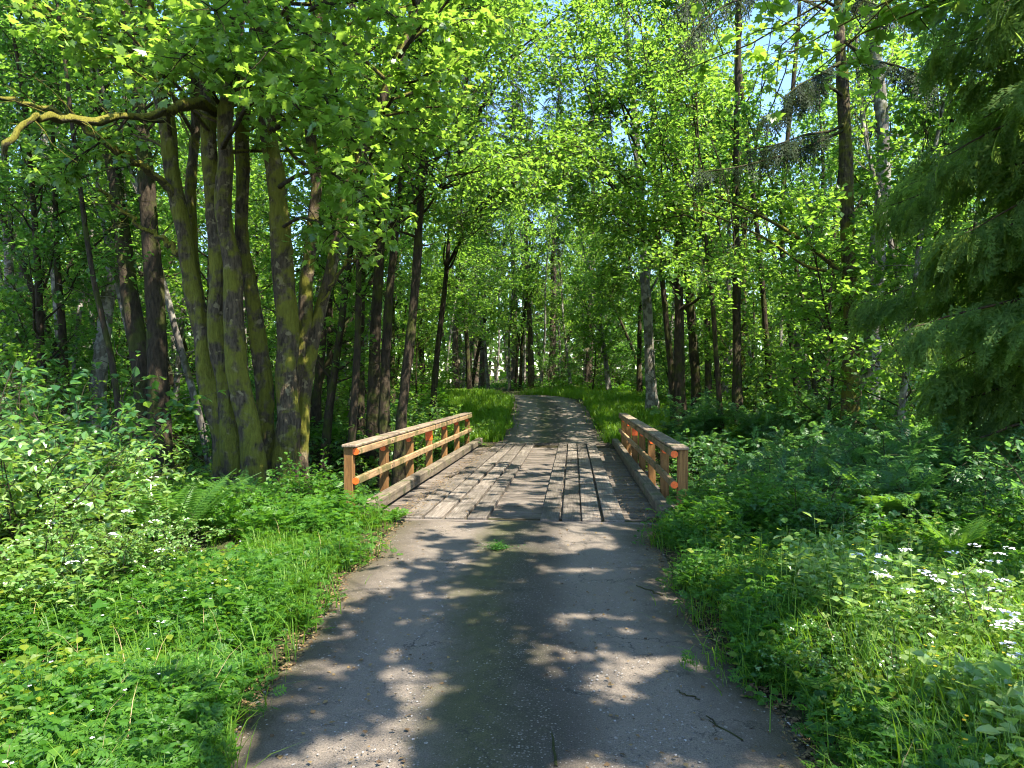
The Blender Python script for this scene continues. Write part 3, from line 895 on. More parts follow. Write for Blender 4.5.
def conifer(R, h, r0, lo, n, len0, spray, size, per, droop, dead_below, live_tpl, bark_sides=8, dead=True):
    gt, gl, gd = Geo(), Geo(), Geo()
    path = walk((0, 0, -.3), (0, 0, 1), h, 12, .02, .1, R)
    tube(gt, smooth_path(path, 24), r0 * (1 - .85 * np.linspace(0, 1, 24)) * (1 + .5 * np.exp(-np.linspace(0, 1, 24) * 25)), bark_sides, .14)
    for i in range(n):
        f = (i + R.random()) / n; t = lo + (1 - lo) * f
        P, T = along(path, min(t, .99)); a = i * 2.4 + R.normal() * .4
        z = P[0][2]
        L = len0 * (1 - .8 * f) * (.7 + .5 * R.random())
        isdead = dead and z < dead_below
        d = np.array([math.cos(a), math.sin(a), -.05 + .25 * f])
        q = walk(P[0], d, L * (1.0 if not isdead else .8), 7, .06 if not isdead else .16, -droop, R)
        tube(gt, q, np.linspace(.03 * (1.2 - f), .005, 8), 3)
        k = int(per * L / len0) + 3
        tj = .12 + .88 * R.random(k)
        Pj, Tj = along(q, tj)
        sd = np.cross(Tj, UP) * np.where(R.random(k) < .5, 1, -1)[:, None]
        ax = unit(Tj * .7 + sd * (.8 * R.random((k, 1))) + np.array([0, 0, -.35]) + R.normal(size=(k, 3)) * .15)
        nm = unit(UP[None] + R.normal(size=(k, 3)) * .35)
        if isdead:
            kk = k // 3
            for c in range(kk):                                # bare hanging twigs
                s = walk(Pj[c], ax[c] + R.normal(size=3) * .3, .35 + .5 * R.random(), 3, .3, -.3, R)
                tube(gd, s, np.linspace(.006, .003, 4), 3)
            place(gd, live_tpl, Pj[:kk], ax[:kk], nm[:kk], size * .5 * (.5 + .5 * R.random(kk)))
        else:
            place(gl, live_tpl, Pj, ax, nm, size * (.6 + .7 * R.random(k)))
    return gt, gl, gd


SPR_F = T_spray(8, .85, .18, .025, .34)
for nm, sd, h, r0, lo, n, l0, db in (('fir_a', 21, 27, .30, .06, 150, 3.0, 13), ('fir_b', 22, 24, .26, .05, 140, 2.8, 15), ('fir_c', 23, 30, .34, .06, 160, 3.2, 12)):
    gt, gl, gd = conifer(R_(sd), h, r0, lo, n, l0, None, .75, 26, .35, db, SPR_F)
    root = empty('fir_tree', (0, 0, -50), 0, None, 'tree')
    gt.build('trunk', M['bark_fir'], root); gl.build('crown', M['fir'], root, smooth=False); gd.build('dead_branches', M['dead'], root, smooth=False)
    PROTO[nm] = root

# --- the big maple clump left of the bridge: stems surveyed one by one
DM = 13.2


def stem(pix, extra, r0, seed, d0=DM):
    """pix: list of (u, v, depth offset) from the base upwards, then extended to the top"""
    P = [W(u, v, d0 + dd) for u, v, dd in pix]
    base = P[0].copy(); base[2] = H(np.array([base[0]]), np.array([base[1]]))[0] - .3
    P = [base] + P
    d = unit(P[-1] - P[-2]); R = R_(seed)
    ext = walk(P[-1], d + np.array([0, 0, .4]), extra, 5, .10, .5, R)
    return np.vstack([P, ext[1:]])


stems = [
    (stem([(232, 465, .5), (220, 400, .7), (205, 330, .8), (192, 250, .9), (190, 180, .9), (196, 110, .9), (192, 40, .9), (180, -20, .9)], 4, .1, 7), .15),
    (stem([(282, 462, .5), (292, 400, .6), (303, 330, .7), (312, 260, .7), (314, 190, .7), (308, 120, .6), (312, 50, .5), (325, -20, .4)], 4, .1, 8), .15),
    (stem([(226, 462, 0), (214, 400, .1), (200, 330, .2), (188, 260, .3), (176, 190, .3), (168, 120, .4), (150, 50, .5), (142, -20, .6)], 4, .1, 1), .20),
    (stem([(240, 470, -.2), (226, 390, 0), (218, 300, 0), (214, 210, 0), (213, 120, .1), (207, 40, .1), (200, -30, .1)], 5, .1, 2), .19),
    (stem([(254, 470, -.5), (244, 400, -.4), (236, 320, -.4), (228, 240, -.4), (222, 170, -.4), (222, 110, -.5), (236, 40, -.8), (250, -20, -1)], 4, .1, 3), .19),
    (stem([(268, 465, .2), (268, 400, .3), (260, 330, .4), (246, 270, .4), (240, 200, .5), (246, 120, .5), (254, 40, .5), (258, -30, .5)], 5, .1, 4), .175),
    (stem([(284, 462, 0), (288, 400, 0), (285, 330, 0), (280, 250, 0), (276, 190, 0), (268, 120, 0), (266, 50, 0), (272, -30, 0)], 5, .1, 5), .225),
    (stem([(300, 455, .6), (306, 390, .7), (318, 310, .8), (332, 250, .9), (350, 190, 1.0), (372, 125, 1.0), (398, 60, 1.1), (420, 0, 1.2)], 4, .1, 6), .14),
]
root = empty('multi_stemmed_maple', G(262, DM), 0, 'massive clump of mossy maple trunks beside the left rail, sunlit leaves above', 'tree')
OFF = np.array(root.location)
Rm = R_(77)
gl = Geo()
glimb = Geo()
for k, (P, r0) in enumerate(stems):
    gt = Geo()
    n = len(P); tt = np.linspace(0, 1, n)
    pp = smooth_path(P, 40); pp0 = pp; rad = r0 * (1 - .72 * np.linspace(0, 1, 40)) * (1 + .65 * np.exp(-np.linspace(0, 1, 40) * 16))
    rad = rad * (1 + .10 * np.array([vnoise(np.array([i * .5]), np.array([0.0]), 1.0, 60 + k)[0] for i in range(40)]))
    lump = np.stack([vnoise(np.arange(40) * .45 + 50 * k, np.zeros(40), 1.0, 90 + q_) for q_ in range(3)], -1) * [.07, .05, 0]
    lump[:3] *= 0
    fine = np.linspace(0, 39, 150); cl = pp - OFF + lump
    cl = np.stack([np.interp(fine, np.arange(40), cl[:, q_]) for q_ in range(3)], -1)
    gnarl(gt, cl, np.interp(fine, np.arange(40), rad), 26, .15, 400 + 20 * k)
    # leafy upper branches
    az = Rm.random() * 6
    for i in range(13):
        t = .50 + .49 * (i + Rm.random()) / 13
        Q, T = along(P, t); az += 2.4 + Rm.normal() * .4
        el = 1.0 + .3 * Rm.random()
        d = np.array([math.cos(az) * math.sin(el), math.sin(az) * math.sin(el), math.cos(el)])
        q = walk(Q[0], d, 2.2 + 1.8 * Rm.random(), 7, .15, .15, Rm)
        tube(gt, q - OFF, np.linspace(.045, .008, 8), 5)
        for j in range(8):
            Pj, Tj = along(q, .25 + .75 * (j + Rm.random()) / 8)
            s = walk(Pj[0], Tj[0] + Rm.normal(size=3) * .6, .5 + .6 * Rm.random(), 3, .2, -.1, Rm)
            tube(gt, s - OFF, np.linspace(.009, .004, 4), 3)
            put_leaves(gl, s - OFF, 13, .155, LEAF_M, Rm, off=.14, tilt=.5)
    gt.build('trunk', M['bark_maple'], root)


def reach(p0, p1, r0, sag, seed, ntw=16, per=9, leafsize=.2, prune=False, wob=.10, moss=False, t0=.35, gb=None, gleaf=None, tw=.7):
    """a limb reaching from p0 to p1 with side twigs and leaves"""
    R = R_(seed); n = 12
    t = np.linspace(0, 1, n)[:, None]
    P = np.asarray(p0) * (1 - t) + np.asarray(p1) * t
    P[:, 2] += sag * np.sin(t[:, 0] * PI)
    P[1:-1] += wob * R.normal(size=(n - 2, 3))
    P = smooth_path(P, 16)
    tube(gb, P - OFF, np.linspace(r0, .010, 16), 7, .25)
    for j in range(ntw):
        Pj, Tj = along(P, t0 + (1 - t0) * (j + R.random()) / ntw)
        sd = np.cross(Tj[0], UP) * (1 if j % 2 else -1)
        s = walk(Pj[0], Tj[0] * .6 + sd * .8 + R.normal(size=3) * .35, tw * (.6 + .7 * R.random()), 4, .2, -.15, R)
        tube(gb, s - OFF, np.linspace(.010, .004, 5), 3)
        if per and prune:
            t_ = R.random(per); PP, TT = along(s, t_); o_ = TT + R.normal(size=PP.shape) * .9; o_[:, 2] *= .5
            PP = PP + unit(o_) * (.14 * (.3 + R.random((per, 1)))); ax, nm = leaf_dirs(per, o_, .8, .42, R); k_ = pruned(PP)
            place(gleaf, LEAF_M, (PP - OFF)[k_], ax[k_], nm[k_], leafsize * (.65 + .6 * R.random(k_.sum())))
        elif per: put_leaves(gleaf, s - OFF, per, leafsize, LEAF_M, R, off=.12, tilt=.42)
    return P


tips = [((276, 190, 0), (385, 215, -2.6), .05, .5), ((270, 130, 0), (370, 165, -3.2), .05, .6), ((268, 100, 0), (345, 120, -3.6), .05, .5),
        ((266, 60, 0), (330, 60, -3.8), .05, .4), ((280, 230, 0), (350, 240, -1.6), .035, .3), ((222, 120, 0), (180, 60, -3.4), .05, .4),
        ((222, 110, 0), (270, 50, -4.2), .05, .5), ((207, 40, 0), (250, -30, -4.5), .05, .5), ((150, 60, 0), (60, 40, -2.0), .05, .3), ((168, 120, 0), (60, 170, -1), .04, .3),
        ((266, 40, 0), (400, 20, -2.5), .05, .5), ((372, 125, 1), (450, 70, -1.5), .04, .4), ((398, 60, 1), (480, 20, -1), .04, .4), ((350, 190, 1), (420, 130, -1), .04, .4),
        ((222, 150, -.5), (300, 110, -4.0), .045, .5), ((213, 90, 0), (215, 10, -4.5), .045, .4)]
for k, (a, b, r0, sag) in enumerate(tips):
    reach(W(a[0], a[1], DM + a[2]), W(b[0], b[1], DM + b[2]), r0, sag, 300 + k, 20, 15, .15, gb=glimb, gleaf=gl)
Rq = R_(640)
for k in range(20):                                           # high boughs added out of view to shade the hollow
    gx, gy, z = Rq.uniform(-9.5, -4.4), Rq.uniform(9.5, 14.5), Rq.uniform(9.5, 12.0); t = z / SUN[2]
    P_, T_ = along(stems[(6, 4, 3, 7)[k % 4]][0], .72 + .26 * Rq.random())
    reach(P_[0], (gx + SUN[0] * t, gy + SUN[1] * t, z), .05, .5, 650 + k, 18, 18, .17, True, gb=glimb, gleaf=gl)
glimb.build('limb', M['bark_dark'], root)
# mossy bare limbs sweeping to the left
for k, (pix, r0) in enumerate((
        ([(216, 112, -.3), (200, 101, -.9), (172, 108, -1.4), (150, 113, -1.9), (120, 118, -2.4), (90, 121, -2.9), (60, 118, -3.3), (38, 112, -3.7), (18, 130, -4.0), (4, 152, -4.2)], .085),
        ([(165, 86, .4), (140, 56, 0), (110, 32, -.4), (80, 18, -.8), (45, 10, -1.2), (15, -2, -1.5)], .06),
        ([(176, 200, .3), (160, 178, 0), (128, 158, -.4), (92, 132, -.8), (60, 112, -1.1), (20, 102, -1.4), (-20, 95, -1.8)], .075),
        ([(188, 262, .3), (168, 243, .2), (140, 225, .1), (115, 205, -.1), (98, 188, -.2)], .06),
        ([(318, 312, .8), (345, 262, .5), (372, 246, .2), (396, 232, 0)], .035))):
    gm = Geo(); P = smooth_path([W(u, v, DM + dd) for u, v, dd in pix], 30)
    P[2:] += .03 * Rm.normal(size=(28, 3))
    fi = np.linspace(0, 29, 110); Pf = np.stack([np.interp(fi, np.arange(30), (P - OFF)[:, q_]) for q_ in range(3)], -1)
    gnarl(gm, Pf, np.interp(fi, np.arange(30), np.linspace(r0, r0 * .35, 30) * (.8 + .5 * Rm.random(30))), 12, .28, 700 + k)
    for j in range(13):
        Pj, Tj = along(P, .15 + .85 * Rm.random())
        s = walk(Pj[0], Tj[0] + Rm.normal(size=3) * .8, .4 + .7 * Rm.random(), 4, .25, -.1, Rm)
        tube(gm, s - OFF, np.linspace(.010, .003, 5), 3)
    gm.build('mossy_limb', M['bark_moss'], root)
gl.build('crown', M['maple'], root, smooth=False)

# --- trees one can tell apart, each surveyed: (u of base, depth, u at height v, ...)
def surveyed(name, label, pix, d, r0, bark, leaf, extra=5, n1=24, len1=2.4, cs=.4, seed=0, per=9, lf=.15, limbs=(), lmat=None, snags=6, tpl=None):
    global OFF
    P = stem(pix, extra, r0, seed, d)
    root = empty(name, P[0] + np.array([0, 0, .3]), 0, label, 'tree')
    off = np.array(root.location)
    gt, gl = grow(R_(seed + 500), 0, r0, cs, n1, len1, 1.05, .45, 6, .85, per, lf, tpl or LEAF_D, path=P - off, bare=snags, trunk_sides=10)
    gt.build('trunk', M[bark], root); gl.build('crown', M[leaf], root, smooth=False)
    for k, (lp, lr) in enumerate(limbs):
        g2 = Geo(); Q = smooth_path([W(u, v, d + dd) for u, v, dd in lp], 20) - off
        R = R_(seed + 900 + k)
        tube(g2, Q, np.linspace(lr, lr * .3, 20), 6, .25)
        for j in range(8):
            Pj, Tj = along(Q, .2 + .8 * R.random())
            s = walk(Pj[0], Tj[0] + R.normal(size=3) * .6, .5 + .8 * R.random(), 4, .22, -.05, R)
            tube(g2, s, np.linspace(.010, .003, 5), 3)
        g2.build('limb', M[lmat or bark], root)
    return root


surveyed('forked_tree', 'dark trunk rising left of the mossy maple clump, right one of a close pair', [(160, 400, 0), (158, 330, 0), (152, 260, 0), (148, 190, 0), (140, 110, 0), (128, 20, 0)], 18, .27, 'bark_dark', 'alder', seed=31, cs=.5)
surveyed('forked_tree', 'dark trunk rising left of the mossy maple clump, left one of a close pair', [(146, 400, .4), (136, 330, .5), (124, 250, .6), (116, 180, .7), (104, 100, .8), (90, 20, 1)], 18, .25, 'bark_dark', 'alder', seed=32, cs=.5)
surveyed('alder_tree', 'pale grey leaning trunk with a sunlit side, left of the dark pair', [(96, 392, 0), (102, 340, 0), (110, 290, 0), (118, 230, 0), (124, 150, 0), (130, 60, 0)], 21, .24, 'bark_alder', 'alder', seed=33, cs=.5)
surveyed('alder_tree', 'thin pale birch-like trunk towards the left edge behind the undergrowth', [(66, 392, 0), (60, 330, 0), (54, 270, 0), (48, 200, 0), (42, 110, 0), (36, 20, 0)], 25, .17, 'bark_alder', 'alder', seed=34, cs=.4)
surveyed('alder_tree', 'slender pale stem at the very left edge, crossed by the mossy limbs above', [(14, 395, 0), (12, 330, 0), (8, 250, 0), (4, 160, 0), (2, 60, 0)], 23, .17, 'bark_alder', 'alder', seed=35, cs=.35)
surveyed('alder_tree', 'slim dark curved stem between the left edge and the dark pair', [(122, 385, 0), (104, 330, 0), (90, 270, 0), (84, 210, 0), (74, 150, 0), (66, 60, 0)], 16.5, .075, 'bark_dark', 'alder', seed=36, cs=.45)
surveyed('alder_tree', 'dark slender trunk leaning right behind the left rail, nearest it', [(398, 420, 0), (408, 370, 0), (414, 310, 0), (418, 240, 0), (424, 160, 0), (430, 80, 0), (440, 0, 0)], 18.5, .145, 'bark_dark', 'alder', seed=37, cs=.38, n1=30)
surveyed('alder_tree', 'dark straight trunk left in the row of three behind the left rail', [(360, 400, 0), (360, 340, 0), (362, 280, 0), (364, 210, 0), (362, 130, 0), (358, 40, 0)], 22, .15, 'bark_dark', 'alder', seed=38, cs=.4)
surveyed('alder_tree', 'thicker dark trunk in the middle of the row of three behind the left rail', [(373, 405, 0), (375, 340, 0), (378, 280, 0), (382, 210, 0), (386, 130, 0), (392, 40, 0)], 21, .18, 'bark_dark', 'alder_dark', seed=39, cs=.4)
surveyed('alder_tree', 'dark trunk right in the row of three behind the left rail, its foot pale', [(384, 408, 0), (386, 340, 0), (390, 280, 0), (397, 210, 0), (408, 130, 0), (422, 40, 0)], 20, .15, 'bark_dark', 'alder', seed=40, cs=.4)
surveyed('alder_tree', 'thin dark stem leaning right between the maple clump and the row of three', [(316, 400, 0), (322, 340, 0), (332, 280, 0), (346, 200, 0), (352, 120, 0), (356, 30, 0)], 24, .15, 'bark_dark', 'alder', seed=41, cs=.4)
# right side
surveyed('alder_tree', 'dark straight trunk beside the lane beyond the right rail, nearest the lane', [(652, 395, 0), (648, 330, 0), (645, 260, 0), (640, 190, 0), (634, 110, 0), (626, 20, 0)], 29, .23, 'bark_alder', 'alder', seed=51, cs=.35, n1=34, len1=2.8,
         limbs=(([(646, 300, 0), (668, 258, 0), (690, 232, 0), (712, 200, 0)], .05),))
surveyed('alder_tree', 'dark leaning trunk with forked thin branches, second in from the lane on the right', [(697, 390, 0), (692, 330, 0), (688, 270, 0), (682, 200, 0), (674, 130, 0), (668, 40, 0)], 27, .19, 'bark_dark', 'alder', seed=52, cs=.32, n1=34,
         limbs=(([(692, 320, 0), (672, 285, 0), (650, 258, 0), (632, 240, 0)], .05), ([(690, 290, 0), (704, 240, 0), (716, 190, 0)], .045)))
surveyed('alder_tree', 'thin stem curving right in the thicket right of the forked trunk', [(708, 385, 0), (708, 320, 0), (706, 260, 0), (700, 190, 0), (706, 110, 0), (700, 20, 0)], 30, .14, 'bark_dark', 'alder', seed=53, cs=.3)
surveyed('alder_tree', 'straight grey trunk standing alone in the middle of the right-hand thicket', [(737, 385, 0), (737, 320, 0), (736, 250, 0), (735, 180, 0), (737, 100, 0), (740, 20, 0)], 24, .16, 'bark_dark', 'alder', seed=54, cs=.42, n1=12)
surveyed('alder_tree', 'slim stem under the blue gap in the canopy on the right', [(770, 385, 0), (765, 320, 0), (760, 250, 0), (752, 180, 0), (742, 100, 0), (735, 20, 0)], 26, .12, 'bark_dark', 'alder', seed=55, cs=.5, n1=8, len1=1.4)
surveyed('alder_tree', 'slim stem leaning left below the hanging dark fir branches', [(798, 385, 0), (790, 330, 0), (782, 270, 0), (780, 200, 0), (790, 120, 0), (800, 20, 0)], 25, .12, 'bark_dark', 'alder', seed=56, cs=.5, n1=8, len1=1.4)
# the broad fir trunk right with hanging dark branches and an arched bare limb
fr = surveyed('fir_tree', 'broad dark trunk left of the cedar with drooping blackish fir branches', [(852, 400, 0), (851, 350, 0), (850, 290, 0), (848, 220, 0), (846, 150, 0), (842, 80, 0), (838, 0, 0)], 19, .25, 'bark_maple', 'fir', seed=57, cs=.62, n1=3, len1=1.0,
              limbs=(([(838, 270, -.2), (815, 250, -.4), (790, 232, -.5), (765, 218, -.6), (740, 206, -.7), (715, 196, -.9)], .075), ([(836, 272, -.2), (806, 268, -.4), (770, 240, -.5), (730, 222, -.5), (700, 210, -.6)], .05)), lmat='bark_moss', snags=3)
offf = np.array(fr.location); gb, gn = Geo(), Geo(); Rf = R_(58)
for k, pix in enumerate((
        [(848, 128, 0), (822, 140, -.5), (795, 152, -1.0), (765, 160, -1.4), (735, 168, -1.9), (700, 172, -2.4)],
        [(848, 122, 0), (830, 132, -.4), (806, 134, -.8), (780, 144, -1.2), (748, 150, -1.6)],
        [(846, 100, 0), (830, 85, -.4), (808, 92, -.8), (785, 110, -1.2), (760, 118, -1.6)],
        [(844, 60, 0), (820, 75, -.5), (800, 84, -1), (786, 96, -1.3)],
        [(842, 20, 0), (800, -4, -.8), (760, -8, -1.6), (725, 4, -2.2), (700, 22, -2.8), (682, 48, -3.2)],
        [(841, 10, 0), (790, -20, -.8), (740, -22, -1.8), (700, -8, -2.6), (676, 10, -3.2)],
        [(843, 40, 0), (870, 60, -.8), (900, 66, -1.6), (930, 80, -2.4)],
        [(838, -10, 0), (850, -4, -1), (880, 6, -2), (910, 20, -3)])):
    Q = smooth_path([W(u, v, 19 + dd) for u, v, dd in pix], 16) - offf
    tube(gb, Q, np.linspace(.05, .012, 16), 5, .3)
    K = 60
    tj = .18 + .82 * Rf.random(K); Pj, Tj = along(Q, tj)
    sd = np.cross(Tj, UP) * np.where(Rf.random(K) < .5, 1, -1)[:, None]
    ax = unit(Tj * .8 + sd * Rf.random((K, 1)) + np.array([0, 0, -.45]) + .2 * Rf.normal(size=(K, 3)))
    place(gn, T_fan(6, 2, .8, .35, .40, .022), Pj, ax, unit(UP[None] + .3 * Rf.normal(size=(K, 3))), .45 + .35 * Rf.random(K))
gb.build('limb', M['bark_dark'], fr); gn.build('drooping_branches', M['fir'], fr, smooth=False)
surveyed('alder_tree', 'pale sunlit trunk behind the cedar top, right of the broad fir trunk', [(868, 395, 0), (872, 330, 0), (878, 250, 0), (886, 160, 0), (882, 110, 0), (876, 40, 0)], 22, .30, 'bark_alder', 'alder', seed=59, cs=.5, n1=20)

# --- the cedar at the right edge
def cedar(seed, h, r0, n, len0, nsp, size, prune=False, lo=.04):
    R = R_(seed); gt, gl = Geo(), Geo()
    path = walk((0, 0, -.3), (0, 0, 1), h, 12, .015, .1, R)
    tube(gt, smooth_path(path, 24), r0 * (1 - .88 * np.linspace(0, 1, 24)) * (1 + .9 * np.exp(-np.linspace(0, 1, 24) * 22)), 12, .22)
    tpl = T_fan(7, 2, w=.032)
    for i in range(n):
        f = (i + R.random()) / n; t = lo + (.985 - lo) * f
        P, T = along(path, t); a = i * 2.39996 + R.normal() * .35
        L = len0 * (1 - .80 * f ** 1.1) * (.70 + .5 * R.random()) * (.50 + .50 * float(sstep(.04, .22, f)))
        q = walk(P[0], (math.cos(a), math.sin(a), -.05), L, 8, .05, -.55, R)
        q[:, 2] += .35 * np.linspace(0, 1, 9) ** 3 * L * .3
        tube(gt, q, np.linspace(.045 * (1.1 - f), .006, 9), 4)
        k = int(nsp * (L / len0)) + 6
        tj = .10 + .90 * R.random(k) ** .8; Pj, Tj = along(q, tj)
        sd = np.cross(Tj, UP) * np.where(R.random(k) < .5, 1, -1)[:, None]
        Pj = Pj + sd * (.55 * R.random((k, 1)) * (1.15 - tj[:, None])) + np.array([0, 0, 1.0]) * (.12 - .75 * R.random((k, 1))) * (1.2 - tj[:, None] * .8) + .06 * R.normal(size=(k, 3))
        ax = unit(Tj * .75 + sd * .7 * R.random((k, 1)) + np.array([0, 0, -.60]) + .22 * R.normal(size=(k, 3)))
        nm = unit(UP[None] * .6 + Tj * .4 + .35 * R.normal(size=(k, 3)))
        place(gl, tpl, Pj, ax, nm, size * (.6 + .7 * R.random(k)))
    root = empty('red_cedar', (0, 0, -50), 0, None, 'tree')
    gt.build('trunk', M['bark_red'], root); gl.build('crown', M['cedar'], root, smooth=False)
    return root


ced = cedar(61, 17, .38, 150, 3.4, 95, .52, lo=.05)
plant(ced, G(1056, 11.4), .7, 1.0, label='large cedar at the right edge with dense drooping blue-green sprays')

# --- maples added for their shade, mostly out of view; crowns shaped along sun rays
def shade_tree(label, base, h, r0, tgt, seed):
    root = empty('maple_tree', base, 0, label, 'tree')
    off = np.array(root.location); R = R_(seed); gt, gl = Geo(), Geo()
    P = walk((0, 0, -.3), (0, 0, 1), h, 10, .05, .2, R)
    tube(gt, smooth_path(P, 24), r0 * (1 - .8 * np.linspace(0, 1, 24)) * (1 + .5 * np.exp(-np.linspace(0, 1, 24) * 20)), 10, .2)
    for i, tp in enumerate(tgt):
        tp = np.asarray(tp, float)
        f = .45 + .45 * R.random()
        A, T = along(P, f)
        t = np.linspace(0, 1, 9)[:, None]
        q = A[0] * (1 - t) + (tp - off) * t; q[:, 2] += .9 * np.sin(t[:, 0] * PI); q[1:-1] += .12 * R.normal(size=(7, 3))
        tube(gt, q, np.linspace(.042, .010, 9), 5)
        for j in range(16):
            Pj, Tj = along(q, .3 + .7 * (j + R.random()) / 16)
            sd = np.cross(Tj[0], UP) * (1 if j % 2 else -1)
            s = walk(Pj[0], Tj[0] * .5 + sd * .9 + R.normal(size=3) * .4, .9 * (.6 + .8 * R.random()), 4, .2, -.05, R)
            tube(gt, s, np.linspace(.012, .004, 5), 3)
            g2 = Geo()
            per = 15
            tt = .1 + .9 * R.random(per); PP, TT = along(s, tt); o_ = TT + R.normal(size=PP.shape) * .9; o_[:, 2] *= .5
            PP = PP + unit(o_) * (.18 * (.3 + R.random((per, 1)))); ax, nm = leaf_dirs(per, o_, .8, .4, R)
            k = pruned(PP + off); PP, ax, nm = PP[k], ax[k], nm[k]
            place(gl, LEAF_M, PP, ax, nm, .21 * (.7 + .6 * R.random(len(PP))))
    gt.build('trunk', M['bark_maple'], root); gl.build('crown', M['maple'], root, smooth=False)
    return root


def over(x0, x1, y0, y1, z0, z1, n, seed):
    """crown targets whose shade falls on that ground rectangle"""
    R = R_(seed); T = []
    for i in range(n):
        gx, gy, z = R.uniform(x0, x1), R.uniform(y0, y1), R.uniform(z0, z1)
        t = z / SUN[2]; T.append((gx + SUN[0] * t, gy + SUN[1] * t, z))
    return T


shade_tree('unseen broad maple added on the right verge behind the viewpoint to shade the lane', (6.5, .5, .1), 10, .26, over(-2.2, 3.0, 1.0, 5.5, 6.5, 9.0, 26, 1), 71)
shade_tree('unseen broad maple added on the right verge beside the viewpoint to shade the lane before the bridge', (7.6, 4.9, .1), 11, .28, over(-2.2, 3.4, 4.5, 10.5, 7.0, 10.0, 30, 2), 72)

def fan(us, vs, ds, n, seed, hole=None):
    R = R_(seed); T = []
    while len(T) < n:
        u, v, d = R.uniform(*us), R.uniform(*vs), R.uniform(*ds)
        if hole and any(((u - a) / ra) ** 2 + ((v - b) / rb) ** 2 < 1 for a, b, ra, rb in hole): continue
        T.append(W(u, v, d))
    return T


def arch_tree(label, base, h, r0, tgt, seed, leaf=.125, mat='alder', bark='bark_dark', f0=.45, tw=1.0, per=22, ntw=17, cat='tree', sl=.22):
    root = empty('maple_tree', base, 0, label, cat)
    off = np.array(root.location); R = R_(seed); gt, gl = Geo(), Geo()
    P = walk((0, 0, -.3), (.03 * R.normal(), 0, 1), h, 10, .035, .2, R)
    tube(gt, smooth_path(P, 24), r0 * (1 - .8 * np.linspace(0, 1, 24)) * (1 + .5 * np.exp(-np.linspace(0, 1, 24) * 20)), 10, .2)
    mains = []
    for i, tp in enumerate(tgt):
        tl = np.asarray(tp, float) - off
        rch = np.linalg.norm(tl[:2])
        if i % 4 == 0 or not mains:                        # a main limb leaves the trunk below its tip
            f = np.clip((tl[2] - sl * rch) / h, f0, .97)
            A, T = along(P, f); A = A[0]; rr0 = .020 + .0075 * np.linalg.norm(tl - A)
        else:                                              # side limbs fork off the nearest main limb
            dist = [np.linalg.norm(m_[7] - tl) for m_ in mains]; m_ = mains[int(np.argmin(dist))]
            A, T = along(m_, .30 + .35 * R.random()); A = A[0]; rr0 = .012 + .004 * np.linalg.norm(tl - A)
        t = np.linspace(0, 1, 10)[:, None]
        L_ = np.linalg.norm(tl - A)
        q = A * (1 - t) + tl * t; q[:, 2] += .12 * L_ * np.sin(t[:, 0] * PI); q[1:-1] += .05 * L_ ** .5 * R.normal(size=(8, 3))
        q = smooth_path(q, 14)
        if i % 4 == 0: mains.append(q)
        tube(gt, q, np.linspace(rr0 * .75, .006, 14), 5, .15)
        for j in range(ntw):
            Pj, Tj = along(q, .35 + .65 * (j + R.random()) / ntw)
            sd = np.cross(Tj[0], UP) * (1 if j % 2 else -1)
            s = walk(Pj[0], Tj[0] * .5 + sd * .9 + R.normal(size=3) * .4, tw * (.6 + .8 * R.random()), 4, .2, -.05, R)
            tube(gt, s, np.linspace(.010, .003, 5), 3)
            tt = .1 + .9 * R.random(per); PP, TT = along(s, tt); o_ = TT + R.normal(size=PP.shape) * .9; o_[:, 2] *= .5
            PP = PP + unit(o_) * (.16 * (.3 + R.random((per, 1)))); ax, nm = leaf_dirs(per, o_, .8, .45, R)
            k = pruned(PP + off, .42); PP, ax, nm = PP[k], ax[k], nm[k]
            place(gl, LEAF_B, PP, ax, nm, leaf * (.7 + .6 * R.random(len(PP))))
    gt.build('trunk', M[bark], root); gl.build('crown', M[mat], root, smooth=False)
    return root


arch_tree('leafy maple behind the far end of the left rail, reaching over the lane', G(432, 26), 14, .13, fan((400, 610), (-60, 235), (19, 28), 62, 81), 81)
arch_tree('tall leafy maple left of the lane with boughs high over the bridge', G(345, 19.5), 14, .13, fan((290, 560), (-80, 190), (14, 21), 54, 82), 82, leaf=.12)
arch_tree('leafy maple right of the lane just past the bridge, boughs over the lane', G(676, 26), 15, .14, fan((500, 720), (-60, 235), (19, 28), 68, 83), 83)
arch_tree('leafy maple in the thicket right of the bridge, bright leaves to the top', G(722, 22), 13, .09, fan((600, 800), (-60, 300), (17, 24), 30, 84, ((765, 80, 80, 100), (765, 232, 75, 32))), 84)
arch_tree('yellow-green maple behind the broad dark fir trunk', G(826, 25), 14, .14, fan((770, 930), (-40, 330), (21, 28), 30, 85, ((765, 80, 75, 100), (770, 235, 65, 32))), 85)
arch_tree('leafy maple behind the dark pair at the left', G(70, 20), 13, .15, fan((-60, 200), (-60, 290), (16, 24), 60, 86, ((52, 92, 22, 28),)), 86, mat='alder_dark')
arch_tree('leafy maple filling the gap between the mossy clump and the leaning dark trunk', G(330, 26), 14, .14, fan((230, 440), (60, 330), (21, 29), 46, 87), 87)
arch_tree('leafy maple left of the lane where the verge ends, low boughs', G(470, 37), 13, .14, fan((410, 545), (150, 330), (31, 38), 44, 88), 88, leaf=.14)
arch_tree('leafy maple straight ahead behind the bend of the lane', G(520, 47), 12, .12, fan((440, 610), (150, 345), (41, 48), 60, 90), 90, leaf=.16, f0=.15)
arch_tree('leafy maple right of the lane near the crest, low boughs', G(640, 36), 13, .14, fan((575, 690), (130, 330), (30, 37), 44, 89), 89, leaf=.14)

